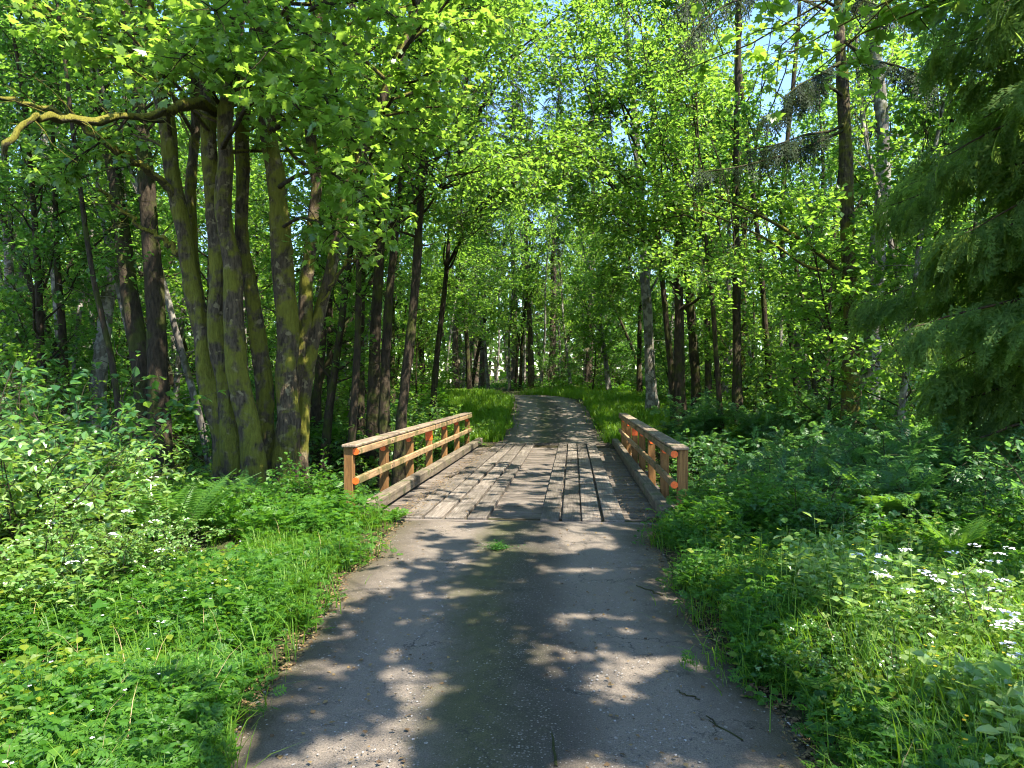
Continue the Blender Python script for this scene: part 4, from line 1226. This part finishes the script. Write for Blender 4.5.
shade_tree('tall maple added on the right bank beside the bridge, boughs placed to shade the deck', (10.2, 5.6, .2), 12, .24, over(-3.0, 1.6, 9.5, 17.5, 7.5, 10.5, 34, 3), 73)
shade_tree('tall maple added right of the lane past the bridge, boughs placed to shade the lane', G(742, 32), 15, .15, over(-3.0, 1.0, 23, 34, 9.5, 13, 14, 4), 74)

# ------------------------------------------------------------------ the wood: individual trees by rejection sampling
Rw = R_(99)
taken = []


def try_place(x, y, dmin):
    for (a, b, r) in taken:
        if (a - x) ** 2 + (b - y) ** 2 < (dmin * .5 + r * .5) ** 2: return False
    return True


def cam_uv(x, y):
    p = np.array([x, y, 0.0]); d = p @ FWD
    return (512 + F * (p @ RGT) / max(d, .1)), d


WOOD_LAB = {
    'al': 'leafy slender tree in the wood left of the lane beyond the bridge',
    'ar': 'leafy slender tree in the wood right of the lane beyond the bridge',
    'ac': 'leafy slender tree far off where the lane bends out of sight',
    'sl': 'bushy young tree under the taller trees left of the lane',
    'sr': 'bushy young tree under the taller trees right of the lane',
    'sc': 'bushy young tree at the bend where the lane disappears',
    'f': 'tall fir with bare pale dead lower branches beyond the lane bend',
}
cnt = 0
for it in range(5000):
    y = Rw.uniform(18, 78); x = Rw.uniform(-.85, .85) * (y + 6)
    u, d = cam_uv(x, y)
    if u < -180 or u > 1200: continue
    off = abs(x - float(road_x(y)))
    clear = 4.2 if y < 38 else 3.4
    if off < clear: continue
    if y < 23 and (400 < u < 640 or x > -7 and x < 6.5): continue
    if 430 < u < 600 and d < 43: continue
    if 560 < u < 740 and 41 < d < 64 and Rw.random() < .8: continue
    if 725 < u < 810 and (d < 42 or Rw.random() < .6): continue
    dm = 3.7 if d < 36 else 3.1
    if not try_place(x, y, dm): continue
    taken.append((x, y, dm))
    side = 'c' if (d > 44 and 420 < u < 620) else ('l' if x < float(road_x(y)) else 'r')
    if side == 'c' and Rw.random() < .25 and d > 46:
        pr, lab, grp = PROTO[['fir_a', 'fir_b', 'fir_c'][Rw.integers(3)]], WOOD_LAB['f'], 'firs beyond the lane bend'
    else:
        pr = PROTO['alder_' + 'abcdef'[Rw.integers(6)]]; lab = WOOD_LAB['a' + side]; grp = {'l': 'trees of the left wood', 'r': 'trees of the right wood', 'c': 'trees at the lane bend'}[side]
    plant(pr, (x, y, float(H(np.array([x]), np.array([y]))[0])), Rw.random() * 6.28, .8 + .4 * Rw.random(), (Rw.normal() * .045, Rw.normal() * .045), lab, grp)
    cnt += 1
    if cnt > 150: break
ntrees = cnt; taken = []; cnt = 0
for it in range(4000):
    y = Rw.uniform(17, 46); x = Rw.uniform(-.85, .85) * (y + 5)
    u, d = cam_uv(x, y); off = x - float(road_x(y))
    if u < -60 or u > 1000 or abs(off) < 5.2 or (y < 24 and -8 < x < 7) or 725 < u < 805 and d < 30: continue
    if not try_place(x, y, 1.7): continue
    taken.append((x, y, 1.7)); k = 'abcd'[Rw.integers(4)]; pale = k in 'ad'
    plant(PROTO['pole_' + k], (x, y, float(H(np.array([x]), np.array([y]))[0])), Rw.random() * 6.28, .85 + .35 * Rw.random(), (Rw.normal() * .06, Rw.normal() * .06),
          ('pale' if pale else 'dark') + ' pole-like young trunk with few branches in the wood ' + ('left' if off < 0 else 'right') + ' of the lane',
          ('pale' if pale else 'dark') + ' poles of the ' + ('left' if off < 0 else 'right') + ' wood')
    cnt += 1
    if cnt > 90: break
for k, (u, d, s) in enumerate(((446, 41, .9), (462, 52, 1.1), (470, 45, 1.0), (489, 49, 1.1), (497, 57, 1.2), (509, 46, .95), (524, 53, 1.1), (541, 44, .9), (559, 50, 1.1), (571, 43, 1.0), (580, 56, 1.2), (594, 48, 1.0), (606, 42, .9), (436, 47, 1.0), (615, 52, 1.1))):
    plant(PROTO['pole_' + 'ad'[k % 2]], G(u, d), k * 1.7, s, (.04 * math.sin(k * 5), .05 * math.cos(k * 3)), 'pale pole-like trunk straight ahead at the bend where the lane disappears', 'pale poles at the lane bend')
for (u, d, k, s) in ((456, 46, 'fir_b', .9), (482, 55, 'fir_a', .9), (531, 47, 'fir_b', .85), (552, 50, 'fir_c', .8), (588, 44, 'fir_b', .9), (515, 60, 'fir_c', .9)):
    plant(PROTO[k], G(u, d), u * .7, s, (0, 0), WOOD_LAB['f'], 'firs beyond the lane bend')
taken = []; cnt = 0
for it in range(5000):
    y = Rw.uniform(17, 62); x = Rw.uniform(-.85, .85) * (y + 5)
    u, d = cam_uv(x, y)
    if u < -140 or u > 1160: continue
    off = abs(x - float(road_x(y)))
    if off < (5.0 if y < 36 else 3.2): continue
    if y < 22 and (380 < u < 660 or -7.5 < x < 6.5): continue
    if 455 < u < 590 and d < 39: continue
    if not try_place(x, y, 2.4): continue
    taken.append((x, y, 2.4))
    side = 'c' if (d > 42 and 420 < u < 620) else ('l' if x < float(road_x(y)) else 'r')
    plant(PROTO['sap_' + 'abc'[Rw.integers(3)]], (x, y, float(H(np.array([x]), np.array([y]))[0])), Rw.random() * 6.28, .7 + .6 * Rw.random(), (0, 0), WOOD_LAB['s' + side],
          {'l': 'young trees of the left wood', 'r': 'young trees of the right wood', 'c': 'young trees at the lane bend'}[side])
    cnt += 1
    if cnt > 100: break
print('trees', ntrees, 'saplings', cnt)
# the unseen depth of the wood: one mass far off
g = Geo(); Rb = R_(123); K = 26000
th = Rb.uniform(-.85, .85, K); dd = 80 + 28 * Rb.random(K); xx = np.sin(th) * dd * 1.1; yy = np.cos(th) * dd * 1.0
top = 9 + 10 * (.5 + .5 * vnoise(xx, yy, 9.0, 71)); zz = 1 + (top) * Rb.random(K) ** .9
ax, nm = leaf_dirs(K, Rb.normal(size=(K, 3)), .8, .7, Rb)
place(g, T_diamond(.45, .1), np.stack([xx, yy, zz], -1), ax, nm, .55 + .7 * Rb.random(K))
for i in range(160):
    a = Rb.uniform(-.85, .85); q = 82 + 20 * Rb.random(); b = np.array([math.sin(a) * q * 1.1, math.cos(a) * q, 0.0])
    tube(g, walk(b, (0, 0, 1), 17, 6, .04, .1, Rb), np.linspace(.22, .06, 7), 5, mat=1)
tag(g.build('far_wood', [M['alder'], M['bark_dark']], smooth=False), 'distant mass of sunlit woodland closing the view behind the trunks', 'woods', None, 'stuff')

# ------------------------------------------------------------------ shrubs
def shrub_geo(R, h, nst, per, leaf, tpl, spread=.9, arch=.5):
    gs, gl = Geo(), Geo()
    for i in range(nst):
        a = R.random() * 6.28; e = spread * (.2 + .8 * R.random())
        q = walk((.08 * math.cos(a), .08 * math.sin(a), -.1), (math.cos(a) * e, math.sin(a) * e, 1), h * (.65 + .5 * R.random()), 7, .10, -arch * R.random(), R)
        tube(gs, q, np.linspace(.014, .004, 8), 4)
        for j in range(9):
            Pj, Tj = along(q, .18 + .82 * (j + R.random()) / 9)
            s = walk(Pj[0], Tj[0] * .4 + R.normal(size=3) * np.array([.8, .8, .25]), .35 + .35 * R.random(), 3, .15, -.1, R)
            tube(gs, s, np.linspace(.005, .002, 4), 3)
            put_leaves(gl, s, per, leaf, tpl, R, off=.06, tilt=.35)
    return gs, gl


def shrub_proto(geo, mat, name='shrub', cat='shrub'):
    root = empty(name, (0, 0, -50), 0, None, cat)
    geo[0].build('stems', M['twig'], root); geo[1].build('foliage', M[mat], root, smooth=False)
    return root


TRE = T_trefoil()
SH = {'a': shrub_proto(shrub_geo(R_(201), 1.5, 12, 8, .13, TRE), 'shrub'),
      'b': shrub_proto(shrub_geo(R_(202), 1.9, 13, 8, .12, LEAF_B, .8), 'shrub'),
      'c': shrub_proto(shrub_geo(R_(203), 1.4, 13, 8, .14, TRE, 1.1, .7), 'shrub_bluish'),
      'd': shrub_proto(shrub_geo(R_(204), 2.1, 14, 8, .12, LEAF_B, .9, .6), 'shrub_bluish'),
      'e': shrub_proto(shrub_geo(R_(205), 1.2, 14, 8, .11, LEAF_B, 1.0, .4), 'herb'),
      'g': shrub_proto(shrub_geo(R_(206), 1.7, 18, 12, .105, LEAF_B, 1.0, .5), 'bush_gloss_sunlit'),
      'h': shrub_proto(shrub_geo(R_(207), 1.3, 17, 11, .09, TRE, 1.0, .5), 'bush_gloss_sunlit'),
      'p': shrub_proto(shrub_geo(R_(208), 1.3, 15, 9, .20, LEAF_P, 1.0, .6), 'shrub_bluish'),
      'q': shrub_proto(shrub_geo(R_(209), 1.0, 13, 9, .17, LEAF_P, 1.1, .6), 'shrub')}
Rs = R_(210); taken = []; ns = 0
for it in range(6000):
    y = Rs.uniform(5.5, 46); x = Rs.uniform(-.82, .82) * (y + 3)
    u, d = cam_uv(x, y)
    if u < -120 or u > 1140: continue
    off = x - float(road_x(y)); a = abs(off)
    if BR_Y0 - 1.5 < y < BR_Y1 + .5:
        if a < 3.4: continue
    elif y >= BR_Y1:
        if a < 5.2 + (1.5 if off > 0 else 0): continue
    elif a < (4.6 if off < 0 else 4.0): continue
    if off < 0 and ((y < 9 and u > 150) or (105 < u < 350 and d < 14.2)): continue
    if y < 7.4 and off > 0: continue
    dm = 1.25 if y < 24 else 2.0
    if not try_place(x, y, dm): continue
    taken.append((x, y, dm))
    s = .75 + .45 * Rs.random()
    if off > 0:
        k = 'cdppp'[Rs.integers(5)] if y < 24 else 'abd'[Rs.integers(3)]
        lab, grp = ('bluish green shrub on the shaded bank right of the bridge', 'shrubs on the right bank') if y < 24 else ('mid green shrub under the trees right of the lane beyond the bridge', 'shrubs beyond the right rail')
        s *= .66 if y < 10.5 else 1.12
    else:
        k = 'abcd'[Rs.integers(4)] if y < 24 else 'abe'[Rs.integers(3)]
        lab, grp = ('leafy shrub in the shade among the trunks left of the bridge', 'shrubs on the left bank') if y < 24 else ('leafy shrub under the trees left of the lane beyond the bridge', 'shrubs beyond the left rail')
    plant(SH[k], (x, y, float(H(np.array([x]), np.array([y]))[0])), Rs.random() * 6.28, s, (0, 0), lab, grp)
    ns += 1
    if ns > 215: break
print('shrubs', ns)
# near leafy bushes, their sunlit gleam put into a paler leaf colour
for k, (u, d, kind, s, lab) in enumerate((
        (30, 7.6, 'g', .95, 'tall leafy bush at the left edge with sunlit gleam coloured into its leaves'),
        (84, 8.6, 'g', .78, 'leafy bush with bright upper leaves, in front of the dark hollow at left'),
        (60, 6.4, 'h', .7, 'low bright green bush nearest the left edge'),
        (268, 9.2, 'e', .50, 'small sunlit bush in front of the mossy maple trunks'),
        (6, 9.3, 'g', 1.0, 'tallest bush at the left edge, leaves tinted as sunlit over dark stems'),
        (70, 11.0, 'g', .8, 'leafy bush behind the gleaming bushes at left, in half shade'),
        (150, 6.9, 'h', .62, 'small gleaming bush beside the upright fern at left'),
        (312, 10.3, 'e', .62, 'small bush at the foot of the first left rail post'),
        (968, 4.7, 'h', .56, 'bright leafy plant with white sun gleam coloured into its leaves at the lower right edge'),
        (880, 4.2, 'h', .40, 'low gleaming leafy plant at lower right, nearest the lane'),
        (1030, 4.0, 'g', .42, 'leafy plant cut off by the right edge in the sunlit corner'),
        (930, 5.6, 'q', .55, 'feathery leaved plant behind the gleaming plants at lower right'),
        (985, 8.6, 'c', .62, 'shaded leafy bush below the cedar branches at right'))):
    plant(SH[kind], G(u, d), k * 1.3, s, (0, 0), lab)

# ------------------------------------------------------------------ ferns
def fern_geo(R, n, L):
    g = Geo()
    for i in range(n):
        a = i * 2.4 + R.normal() * .2; e = .45 + .35 * R.random(); LL = L * (.7 + .4 * R.random())
        q = walk((.03 * math.cos(a), .03 * math.sin(a), 0), (math.cos(a) * e, math.sin(a) * e, 1), LL, 9, .03, -1.3 * e, R)
        tube(g, q, np.linspace(.006, .002, 10), 3)
        m = 26; t = np.linspace(.14, .99, m); P, T = along(q, t)
        sd = unit(np.cross(T, UP)); nm = unit(np.cross(sd, T))
        ln = .17 * LL * np.sin(np.clip(t * 1.08, 0, 1) * PI) ** .55 * (1 - .25 * t)
        for s in (-1, 1):
            ax = unit(sd * s + T * .35 + np.array([0, 0, -.12]))
            place(g, T_diamond(.13, .04), P, ax, nm + .1 * R.normal(size=nm.shape), ln + .01)
    return g


FE = []; FERN_AT = []
for k in range(3):
    root = empty('sword_fern', (0, 0, -50), 0, None, 'fern')
    fern_geo(R_(230 + k), 13 + 2 * k, .85).build('fronds', M['fern'], root, smooth=False); FE.append(root)
for k, (u, d, s, lab) in enumerate((
        (172, 7.9, 1.35, 'upright sword fern standing in the sunlit herbs at left'),
        (888, 9.0, 1.35, 'sword fern with arching fronds below the cedar, right of the bridge'),
        (812, 11.5, 1.3, 'sword fern half hidden on the shaded bank right of the bridge'),
        (238, 9.8, .8, 'sword fern at the foot of the mossy maple clump'),
        (955, 7.6, .75, 'small sword fern in shade towards the right edge'))):
    fp = G(u, d); FERN_AT.append((fp[0], fp[1], .30 * s)); FERN_AT.append((fp[0] - FWD[0] * .5, fp[1] - FWD[1] * .5, .26 * s))
    plant(FE[k % 3], fp, k * 1.1, s, (0, 0), lab, sink=-.06)

# ------------------------------------------------------------------ grass and herbs
def free_points(n, y0, y1, umin, umax, pw, R, margin=.02, keep=None):
    """random ground points, denser near the viewpoint, clear of road and bridge"""
    d = (y0 ** (1 - pw) + R.random(n) * (y1 ** (1 - pw) - y0 ** (1 - pw))) ** (1 / (1 - pw)) if pw != 1 else y0 * (y1 / y0) ** R.random(n)
    u = R.uniform(umin, umax, n)
    P = np.array([0, 0, 0.0]) + FWD * d[:, None] + RGT * ((u - 512) / F * d)[:, None]
    x, y = P[:, 0], P[:, 1]
    off = np.abs(x - road_x(y)) - road_w(y)
    edge = margin + .24 * vnoise(x, y, .6, 21) + .13 * vnoise(x, y, .2, 22) - .25 * (R.random(n) < .06)
    gap = vnoise(x, y, .55, 77) < -.62
    for fx, fy, fr in FERN_AT:
        gap |= (x - fx) ** 2 + (y - fy) ** 2 < fr * fr
    ok = off > edge
    onb = (y > BR_Y0 - .25) & (y < BR_Y1 + .1) & (x > DECK_CX - 2.55) & (x < DECK_CX + 2.5)
    ok &= ~onb & ~(gap & (y < 12))
    if keep is not None: ok &= keep(x, y, off)
    x, y, off = x[ok], y[ok], off[ok]
    return np.stack([x, y, H(x, y)], -1), off


def blades(g, P, h, w_, R, lean=.35, mat=0):
    n = len(P); a = R.random(n) * 6.28; ln = lean * (.3 + R.random(n)); h = h * (.5 + .8 * R.random(n))
    d = np.stack([np.cos(a), np.sin(a), np.zeros(n)], -1); s = np.stack([-np.sin(a + R.normal(size=n) * .5), np.cos(a), np.zeros(n)], -1)
    V = np.empty((n, 7, 3))
    for k, (t, ww) in enumerate(((0, 1.0), (.4, .95), (.75, .6))):
        c = P + d * (ln * h * t * t)[:, None] + UP * (h * t * (1 - .25 * ln * t))[:, None]
        V[:, 2 * k] = c - s * (w_ * ww); V[:, 2 * k + 1] = c + s * (w_ * ww)
    V[:, 6] = P + d * (ln * h)[:, None] + UP * (h * (1 - .30 * ln - .1 * R.random(n)))[:, None]
    off = (np.arange(n) * 7)[:, None, None]; base = g.n
    g.V.append(V.reshape(-1, 3).astype(np.float32)); g.n += n * 7
    g.F.append(((np.array([[0, 1, 3, 2], [2, 3, 5, 4]])[None] + off).reshape(-1, 4) + base, mat))
    g.F.append(((np.array([[4, 5, 6]])[None] + off).reshape(-1, 3) + base, mat))


Rg = R_(301)
gg = Geo()
# verge grass near the lane, left strip thick and tall
P, off = free_points(60000, 2.7, 11, -60, 470, 1.0, Rg, .10, lambda x, y, o: (o < .15 + 1.3 * sstep(4.5, 8.5, y) + .35 * vnoise(x, y, .8, 5)))
blades(gg, P, .30, .0042, Rg, .5)
P, off = free_points(26000, 2.7, 11, 600, 1100, 1.0, Rg, .10, lambda x, y, o: (o < .4 + .5 * vnoise(x, y, .8, 6)))
blades(gg, P, .26, .0042, Rg, .55)
P, off = free_points(9000, 2.6, 6.5, 640, 1150, 1.0, Rg, .3)
blades(gg, P, .46, .0045, Rg, .5)
P, off = free_points(5000, 2.6, 8, -100, 330, 1.0, Rg, .3)
blades(gg, P, .34, .0042, Rg, .5)
# sunlit lawn-like verges beyond the bridge
P, off = free_points(150000, 21.5, 42, 330, 860, 1.4, Rg, .05, lambda x, y, o: (y > BR_Y1 - .5) & (o < 5.5 + 1.5 * vnoise(x, y, 3, 9)))
blades(gg, P, .40, .014, Rg, .5)

P, off = free_points(9000, 2.6, 9.6, -60, 1150, 1.0, Rg, -.06, lambda x, y, o: o < .35)
blades(gg, P, .34, .0035, Rg, .95)
tag(gg.build('grass', M['grass'], smooth=False), 'long green grass along both verges of the lane', 'grass', None, 'stuff')
gh = Geo()


def herbs(g, P, hmax, nl, leaf, tpl, R, mat=0, stem=True, spread=.10, flat=.35, splay=.12):
    n = len(P); h = hmax * (.35 + .6 * R.random(n) ** 1.3) * (1.25 + .75 * vnoise(P[:, 0], P[:, 1], .9, 61))
    tip = P + np.stack([R.normal(size=n) * splay * h, R.normal(size=n) * splay * h, h], -1)
    if stem:
        s = .0022
        V = np.stack([P + [-s, 0, 0], P + [s, 0, 0], tip + [s * .5, 0, 0], tip - [s * .5, 0, 0]], 1)
        base = g.n; g.V.append(V.reshape(-1, 3).astype(np.float32)); g.n += 4 * n
        g.F.append(((np.array([[0, 1, 2, 3]])[None] + (np.arange(n) * 4)[:, None, None]).reshape(-1, 4) + base, mat))
    for k in range(nl):
        t = .30 + .70 * (k + R.random(n)) / nl; a = k * 2.4 + R.random(n) * 1.5 + np.arange(n)
        o = np.stack([np.cos(a), np.sin(a), .25 + 0 * a], -1)
        Q = P + (tip - P) * t[:, None] + o * (spread * (.15 + .5 * R.random(n)) * (1.15 - t * .7))[:, None]
        ax = unit(o + R.normal(size=(n, 3)) * .25); nm = unit(UP[None] + flat * R.normal(size=(n, 3)))
        place(g, tpl, Q, ax, nm, leaf * (.55 + .7 * R.random(n)), mat)


Rh = R_(302)
allv = lambda x, y, o: (y < 11) | (np.abs(x) > 0)
P, off = free_points(22000, 2.6, 8.5, -120, 440, 1.0, Rh, .10)
q = Rh.random(len(P)) + .22 * vnoise(P[:, 0], P[:, 1], .7, 51)
herbs(gh, P[q < .45], .24, 6, .085, LEAF_P, Rh, 0, spread=.10)
herbs(gh, P[(q > .45) & (q < .8)], .22, 6, .050, LEAF_B, Rh, 5, spread=.10)
herbs(gh, P[(q > .8) & (q < 1.0)], .30, 5, .075, TRE, Rh, 0, spread=.10)
herbs(gh, P[q > 1.0], .34, 6, .06, LEAF_B, Rh, 6, spread=.12)
P, off = free_points(24000, 2.6, 10.5, 590, 1160, 1.0, Rh, .10)
q = Rh.random(len(P)) + .22 * vnoise(P[:, 0], P[:, 1], .7, 52)
herbs(gh, P[q < .4], .26, 6, .09, LEAF_P, Rh, 0, spread=.10)
herbs(gh, P[(q > .4) & (q < .75)], .28, 6, .055, LEAF_B, Rh, 5, spread=.10)
herbs(gh, P[(q > .75) & (q < 1.0)], .34, 5, .08, TRE, Rh, 0, spread=.10)
herbs(gh, P[q > 1.0], .38, 6, .06, LEAF_B, Rh, 6, spread=.12)
P, off = free_points(420, 2.7, 8, -120, 330, 1.0, Rh, .35)
herbs(gh, P, .28, 5, .105, LEAF_B, Rh, 0, spread=.14)
P, off = free_points(350, 2.7, 8, -120, 300, 1.0, Rh, .5)
herbs(gh, P, .30, 5, .10, LEAF_M, Rh, 0, spread=.16)
P, off = free_points(300, 2.7, 9, 680, 1160, 1.0, Rh, .35)
herbs(gh, P, .30, 5, .12, LEAF_B, Rh, 0, spread=.14)
# taller plants at lower right and left, sunlight put into leaf colour
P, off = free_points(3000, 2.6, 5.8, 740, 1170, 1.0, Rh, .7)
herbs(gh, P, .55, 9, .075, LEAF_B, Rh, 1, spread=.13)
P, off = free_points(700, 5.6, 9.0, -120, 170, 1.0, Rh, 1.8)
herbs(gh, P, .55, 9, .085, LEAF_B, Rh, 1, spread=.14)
# middle distance cover
P, off = free_points(26000, 8.0, 26, -150, 1180, .8, Rh, .25, lambda x, y, o: (y < BR_Y1) | (o > 3.5))
q = Rh.random(len(P))
herbs(gh, P[q < .5], .38, 6, .13, LEAF_P, Rh, 0, spread=.16)
herbs(gh, P[q > .5], .40, 6, .095, LEAF_B, Rh, 0, spread=.16)
P, off = free_points(22000, 22, 60, -150, 1180, .8, Rh, .25, lambda x, y, o: (o > 3.0))
herbs(gh, P, .55, 6, .20, LEAF_D, Rh, 0, stem=False, spread=.3)
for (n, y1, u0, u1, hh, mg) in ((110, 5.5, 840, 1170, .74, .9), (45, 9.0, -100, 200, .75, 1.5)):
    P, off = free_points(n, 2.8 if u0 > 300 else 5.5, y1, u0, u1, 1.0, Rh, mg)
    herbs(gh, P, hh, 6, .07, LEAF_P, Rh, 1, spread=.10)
    top = P + UP * (hh * (.75 + .35 * Rh.random(len(P))))[:, None]
    for k in range(16):                                     # white petal heads standing for glints of sun on leaves
        a, q = Rh.random(len(P)) * 6.28, .045 * Rh.random(len(P)) ** .5
        C = top + np.stack([q * np.cos(a), q * np.sin(a), -.3 * q], -1); b = Rh.random(len(P)) * 6.28
        place(gh, T_diamond(.45, .05), C, np.stack([np.cos(b), np.sin(b), .2 + 0 * b], -1), UP[None] + .3 * Rh.normal(size=P.shape), .022 + 0 * b, 3)
# dry stalks
P, off = free_points(900, 2.7, 9, -120, 1160, 1.0, Rh, .15)
blades(gh, P, .42, .0025, Rh, .6, 4)
# a few buttercups and small pale flowers
for (n, u0, u1, mt) in ((90, 760, 1100, 2), (8, -40, 330, 2), (60, -40, 330, 3)):
    P, off = free_points(n, 2.8, 7, u0, u1, 1.0, Rh, .4)
    h = .28 + .22 * Rh.random(len(P)); P = P + UP * h[:, None]
    for k in range(5):
        a = k * 1.2566 + Rh.random(len(P)) * .2
        ax = np.stack([np.cos(a), np.sin(a), .3 + 0 * a], -1)
        place(gh, T_diamond(.42, .05), P, ax, UP[None] + 0 * P + .2 * Rh.normal(size=P.shape), .012 + 0 * h, mt)
tag(gh.build('ground_cover', [M['herb'], M['herb_sunlit'], M['petal_yellow'], M['petal_and_glint_white'], M['straw'], M['herb_deep'], M['herb_yellow']], smooth=False), 'dense low herbs and weeds with small leaves covering both banks', 'undergrowth', None, 'stuff')

# ------------------------------------------------------------------ litter, loose stones, twigs
Rl = R_(305)
gl_ = Geo()
n = 12000; yy = 2.6 * (24 / 2.6) ** Rl.random(n); sd = np.where(Rl.random(n) < .5, -1, 1)
o_ = road_w(yy) * (1.0 + .09 * Rl.normal(size=n)); 
xx = road_x(yy) + sd * o_; zz = np.where((yy > BR_Y0) & (yy < BR_Y1), .025, np.maximum(H(xx, yy), road_z(yy) - .03) + .012)
ok = (np.abs(xx - DECK_CX) < 2.0) | (yy < BR_Y0) | (yy > BR_Y1)
P = np.stack([xx, yy, zz], -1)[ok]
m2 = 1500; y2 = 2.6 * (30 / 2.6) ** Rl.random(m2); x2 = road_x(y2) + road_w(y2) * Rl.uniform(-1, 1, m2)
P = np.vstack([P, np.stack([x2, y2, np.where((y2 > BR_Y0) & (y2 < BR_Y1), .024, road_z(y2) + .004)], -1)])
ax, nm = leaf_dirs(len(P), Rl.normal(size=P.shape) * [1, 1, .1], .5, .25, Rl); ax[:, 2] *= .2
place(gl_, LEAF_D, P, ax, nm, .015 + .028 * Rl.random(len(P)) ** 1.5)
tag(gl_.build('leaf_litter', island_mat('dry_leaf', [(.05, .03, .015), (.13, .08, .035), (.20, .14, .06), (.10, .06, .03)])), 'brown leaf litter scattered along the lane edges', 'leaf litter', None, 'stuff')
gs = Geo()
n = 9000; yy = 2.5 * (9.6 / 2.5) ** Rl.random(n); c = np.clip(Rl.normal(size=n) * .5 + .05, -1, 1); xx = road_x(yy) + c * road_w(yy)
oct_ = np.array([[1, 0, 0], [0, 1, 0], [-1, 0, 0], [0, -1, 0], [0, 0, .7], [0, 0, -.4], [.6, .6, .3], [-.6, .5, .3], [-.5, -.6, .35], [.6, -.5, .25]])
ft = np.array([[0, 6, 4], [6, 1, 4], [1, 7, 4], [7, 2, 4], [2, 8, 4], [8, 3, 4], [3, 9, 4], [9, 0, 4]])
sz = .003 + .0065 * Rl.random(n) ** 3
V = oct_[None] * sz[:, None, None] * (.7 + .6 * Rl.random((n, 10, 1))) + np.stack([xx, yy, road_z(yy) - .004 + 0 * xx], -1)[:, None]
gs.add(V.reshape(-1, 3), (ft[None] + (np.arange(n) * 10)[:, None, None]).reshape(-1, 3))
tag(gs.build('gravel', island_mat('loose_chippings', [(.05, .045, .04), (.10, .09, .08), (.17, .16, .145), (.30, .28, .26)]), smooth=False), 'loose stone chippings scattered over the tarred lane', 'gravel', None, 'stuff')


def stick(label, a, b, r, seed, fork=True):
    R = R_(seed); g = Geo(); a, b = np.asarray(a, float), np.asarray(b, float)
    t = np.linspace(0, 1, 8)[:, None]; P = a * (1 - t) + b * t; P[1:-1, :2] += .012 * R.normal(size=(6, 2)); P[:, 2] += r * .7
    P -= a
    tube(g, P, np.linspace(r, r * .4, 8), 5, .2)
    if fork:
        s = walk(P[3], (b - a) + R.normal(size=3) * .12 * [1, 1, .1], np.linalg.norm(b - a) * .4, 4, .1, 0, R); s[:, 2] = P[3][2] + .002
        tube(g, s, np.linspace(r * .6, r * .3, 5), 4)
    o = g.build('fallen_twig', M['twig']); o.location = a
    return tag(o, label, 'twig')


def on_road(u, v):
    d = CAM_H * F / (v - 384); p = W(u, 384, d); p[2] = float(road_z(p[1])) - .004; return p


stick('dark forked twig lying on the lane near the bottom of the view', on_road(556, 768), on_road(546, 708), .011, 1)
stick('grey stick lying at the right edge of the lane before the bridge', on_road(662, 596), on_road(636, 586), .012, 2, False)
stick('short dark twig at the right verge, close to the viewpoint', on_road(742, 742), on_road(706, 716), .009, 3)
stick('thin twig lying across the right wheel track', on_road(700, 700), on_road(676, 690), .006, 4, False)
# a tuft of weed growing in the crown of the lane before the bridge
tf = Geo(); P0 = on_road(497, 549)
Rt = R_(311); n = 46
P = P0 + np.zeros((n, 3))
herbs(tf, P, .07, 6, .034, LEAF_B, Rt, 0, spread=.05, splay=2.2); blades(tf, P, .13, .003, Rt, 1.3)
V = [tf.V[i] - P0.astype(np.float32) for i in range(len(tf.V))]; tf.V = V
o = tf.build('weed_tuft', M['herb_deep'], smooth=False); o.location = P0; tag(o, 'low weed tuft growing in the middle of the lane before the bridge', 'weed')
st = Geo(); q = oct_ * .026; st.add(q, ft); o = st.build('stone', plain_mat('pale_stone', (.42, .40, .37))); o.location = on_road(519, 745); tag(o, 'single pale stone on the lane beside the forked twig', 'stone')
# leafy sprig lapping over the near left corner of the deck
tf = Geo(); P0 = np.array([DECK_CX - 1.75, BR_Y0 - .05, 0.0]); n = 30
P = np.zeros((n, 3)) + [0, -.08, 0]
herbs(tf, P, .26, 7, .075, LEAF_P, Rt, 0, spread=.10, splay=.7)
o = tf.build('weed_tuft', M['herb'], smooth=False); o.location = P0; tag(o, 'leafy weed lapping over the near left corner of the bridge deck', 'weed')
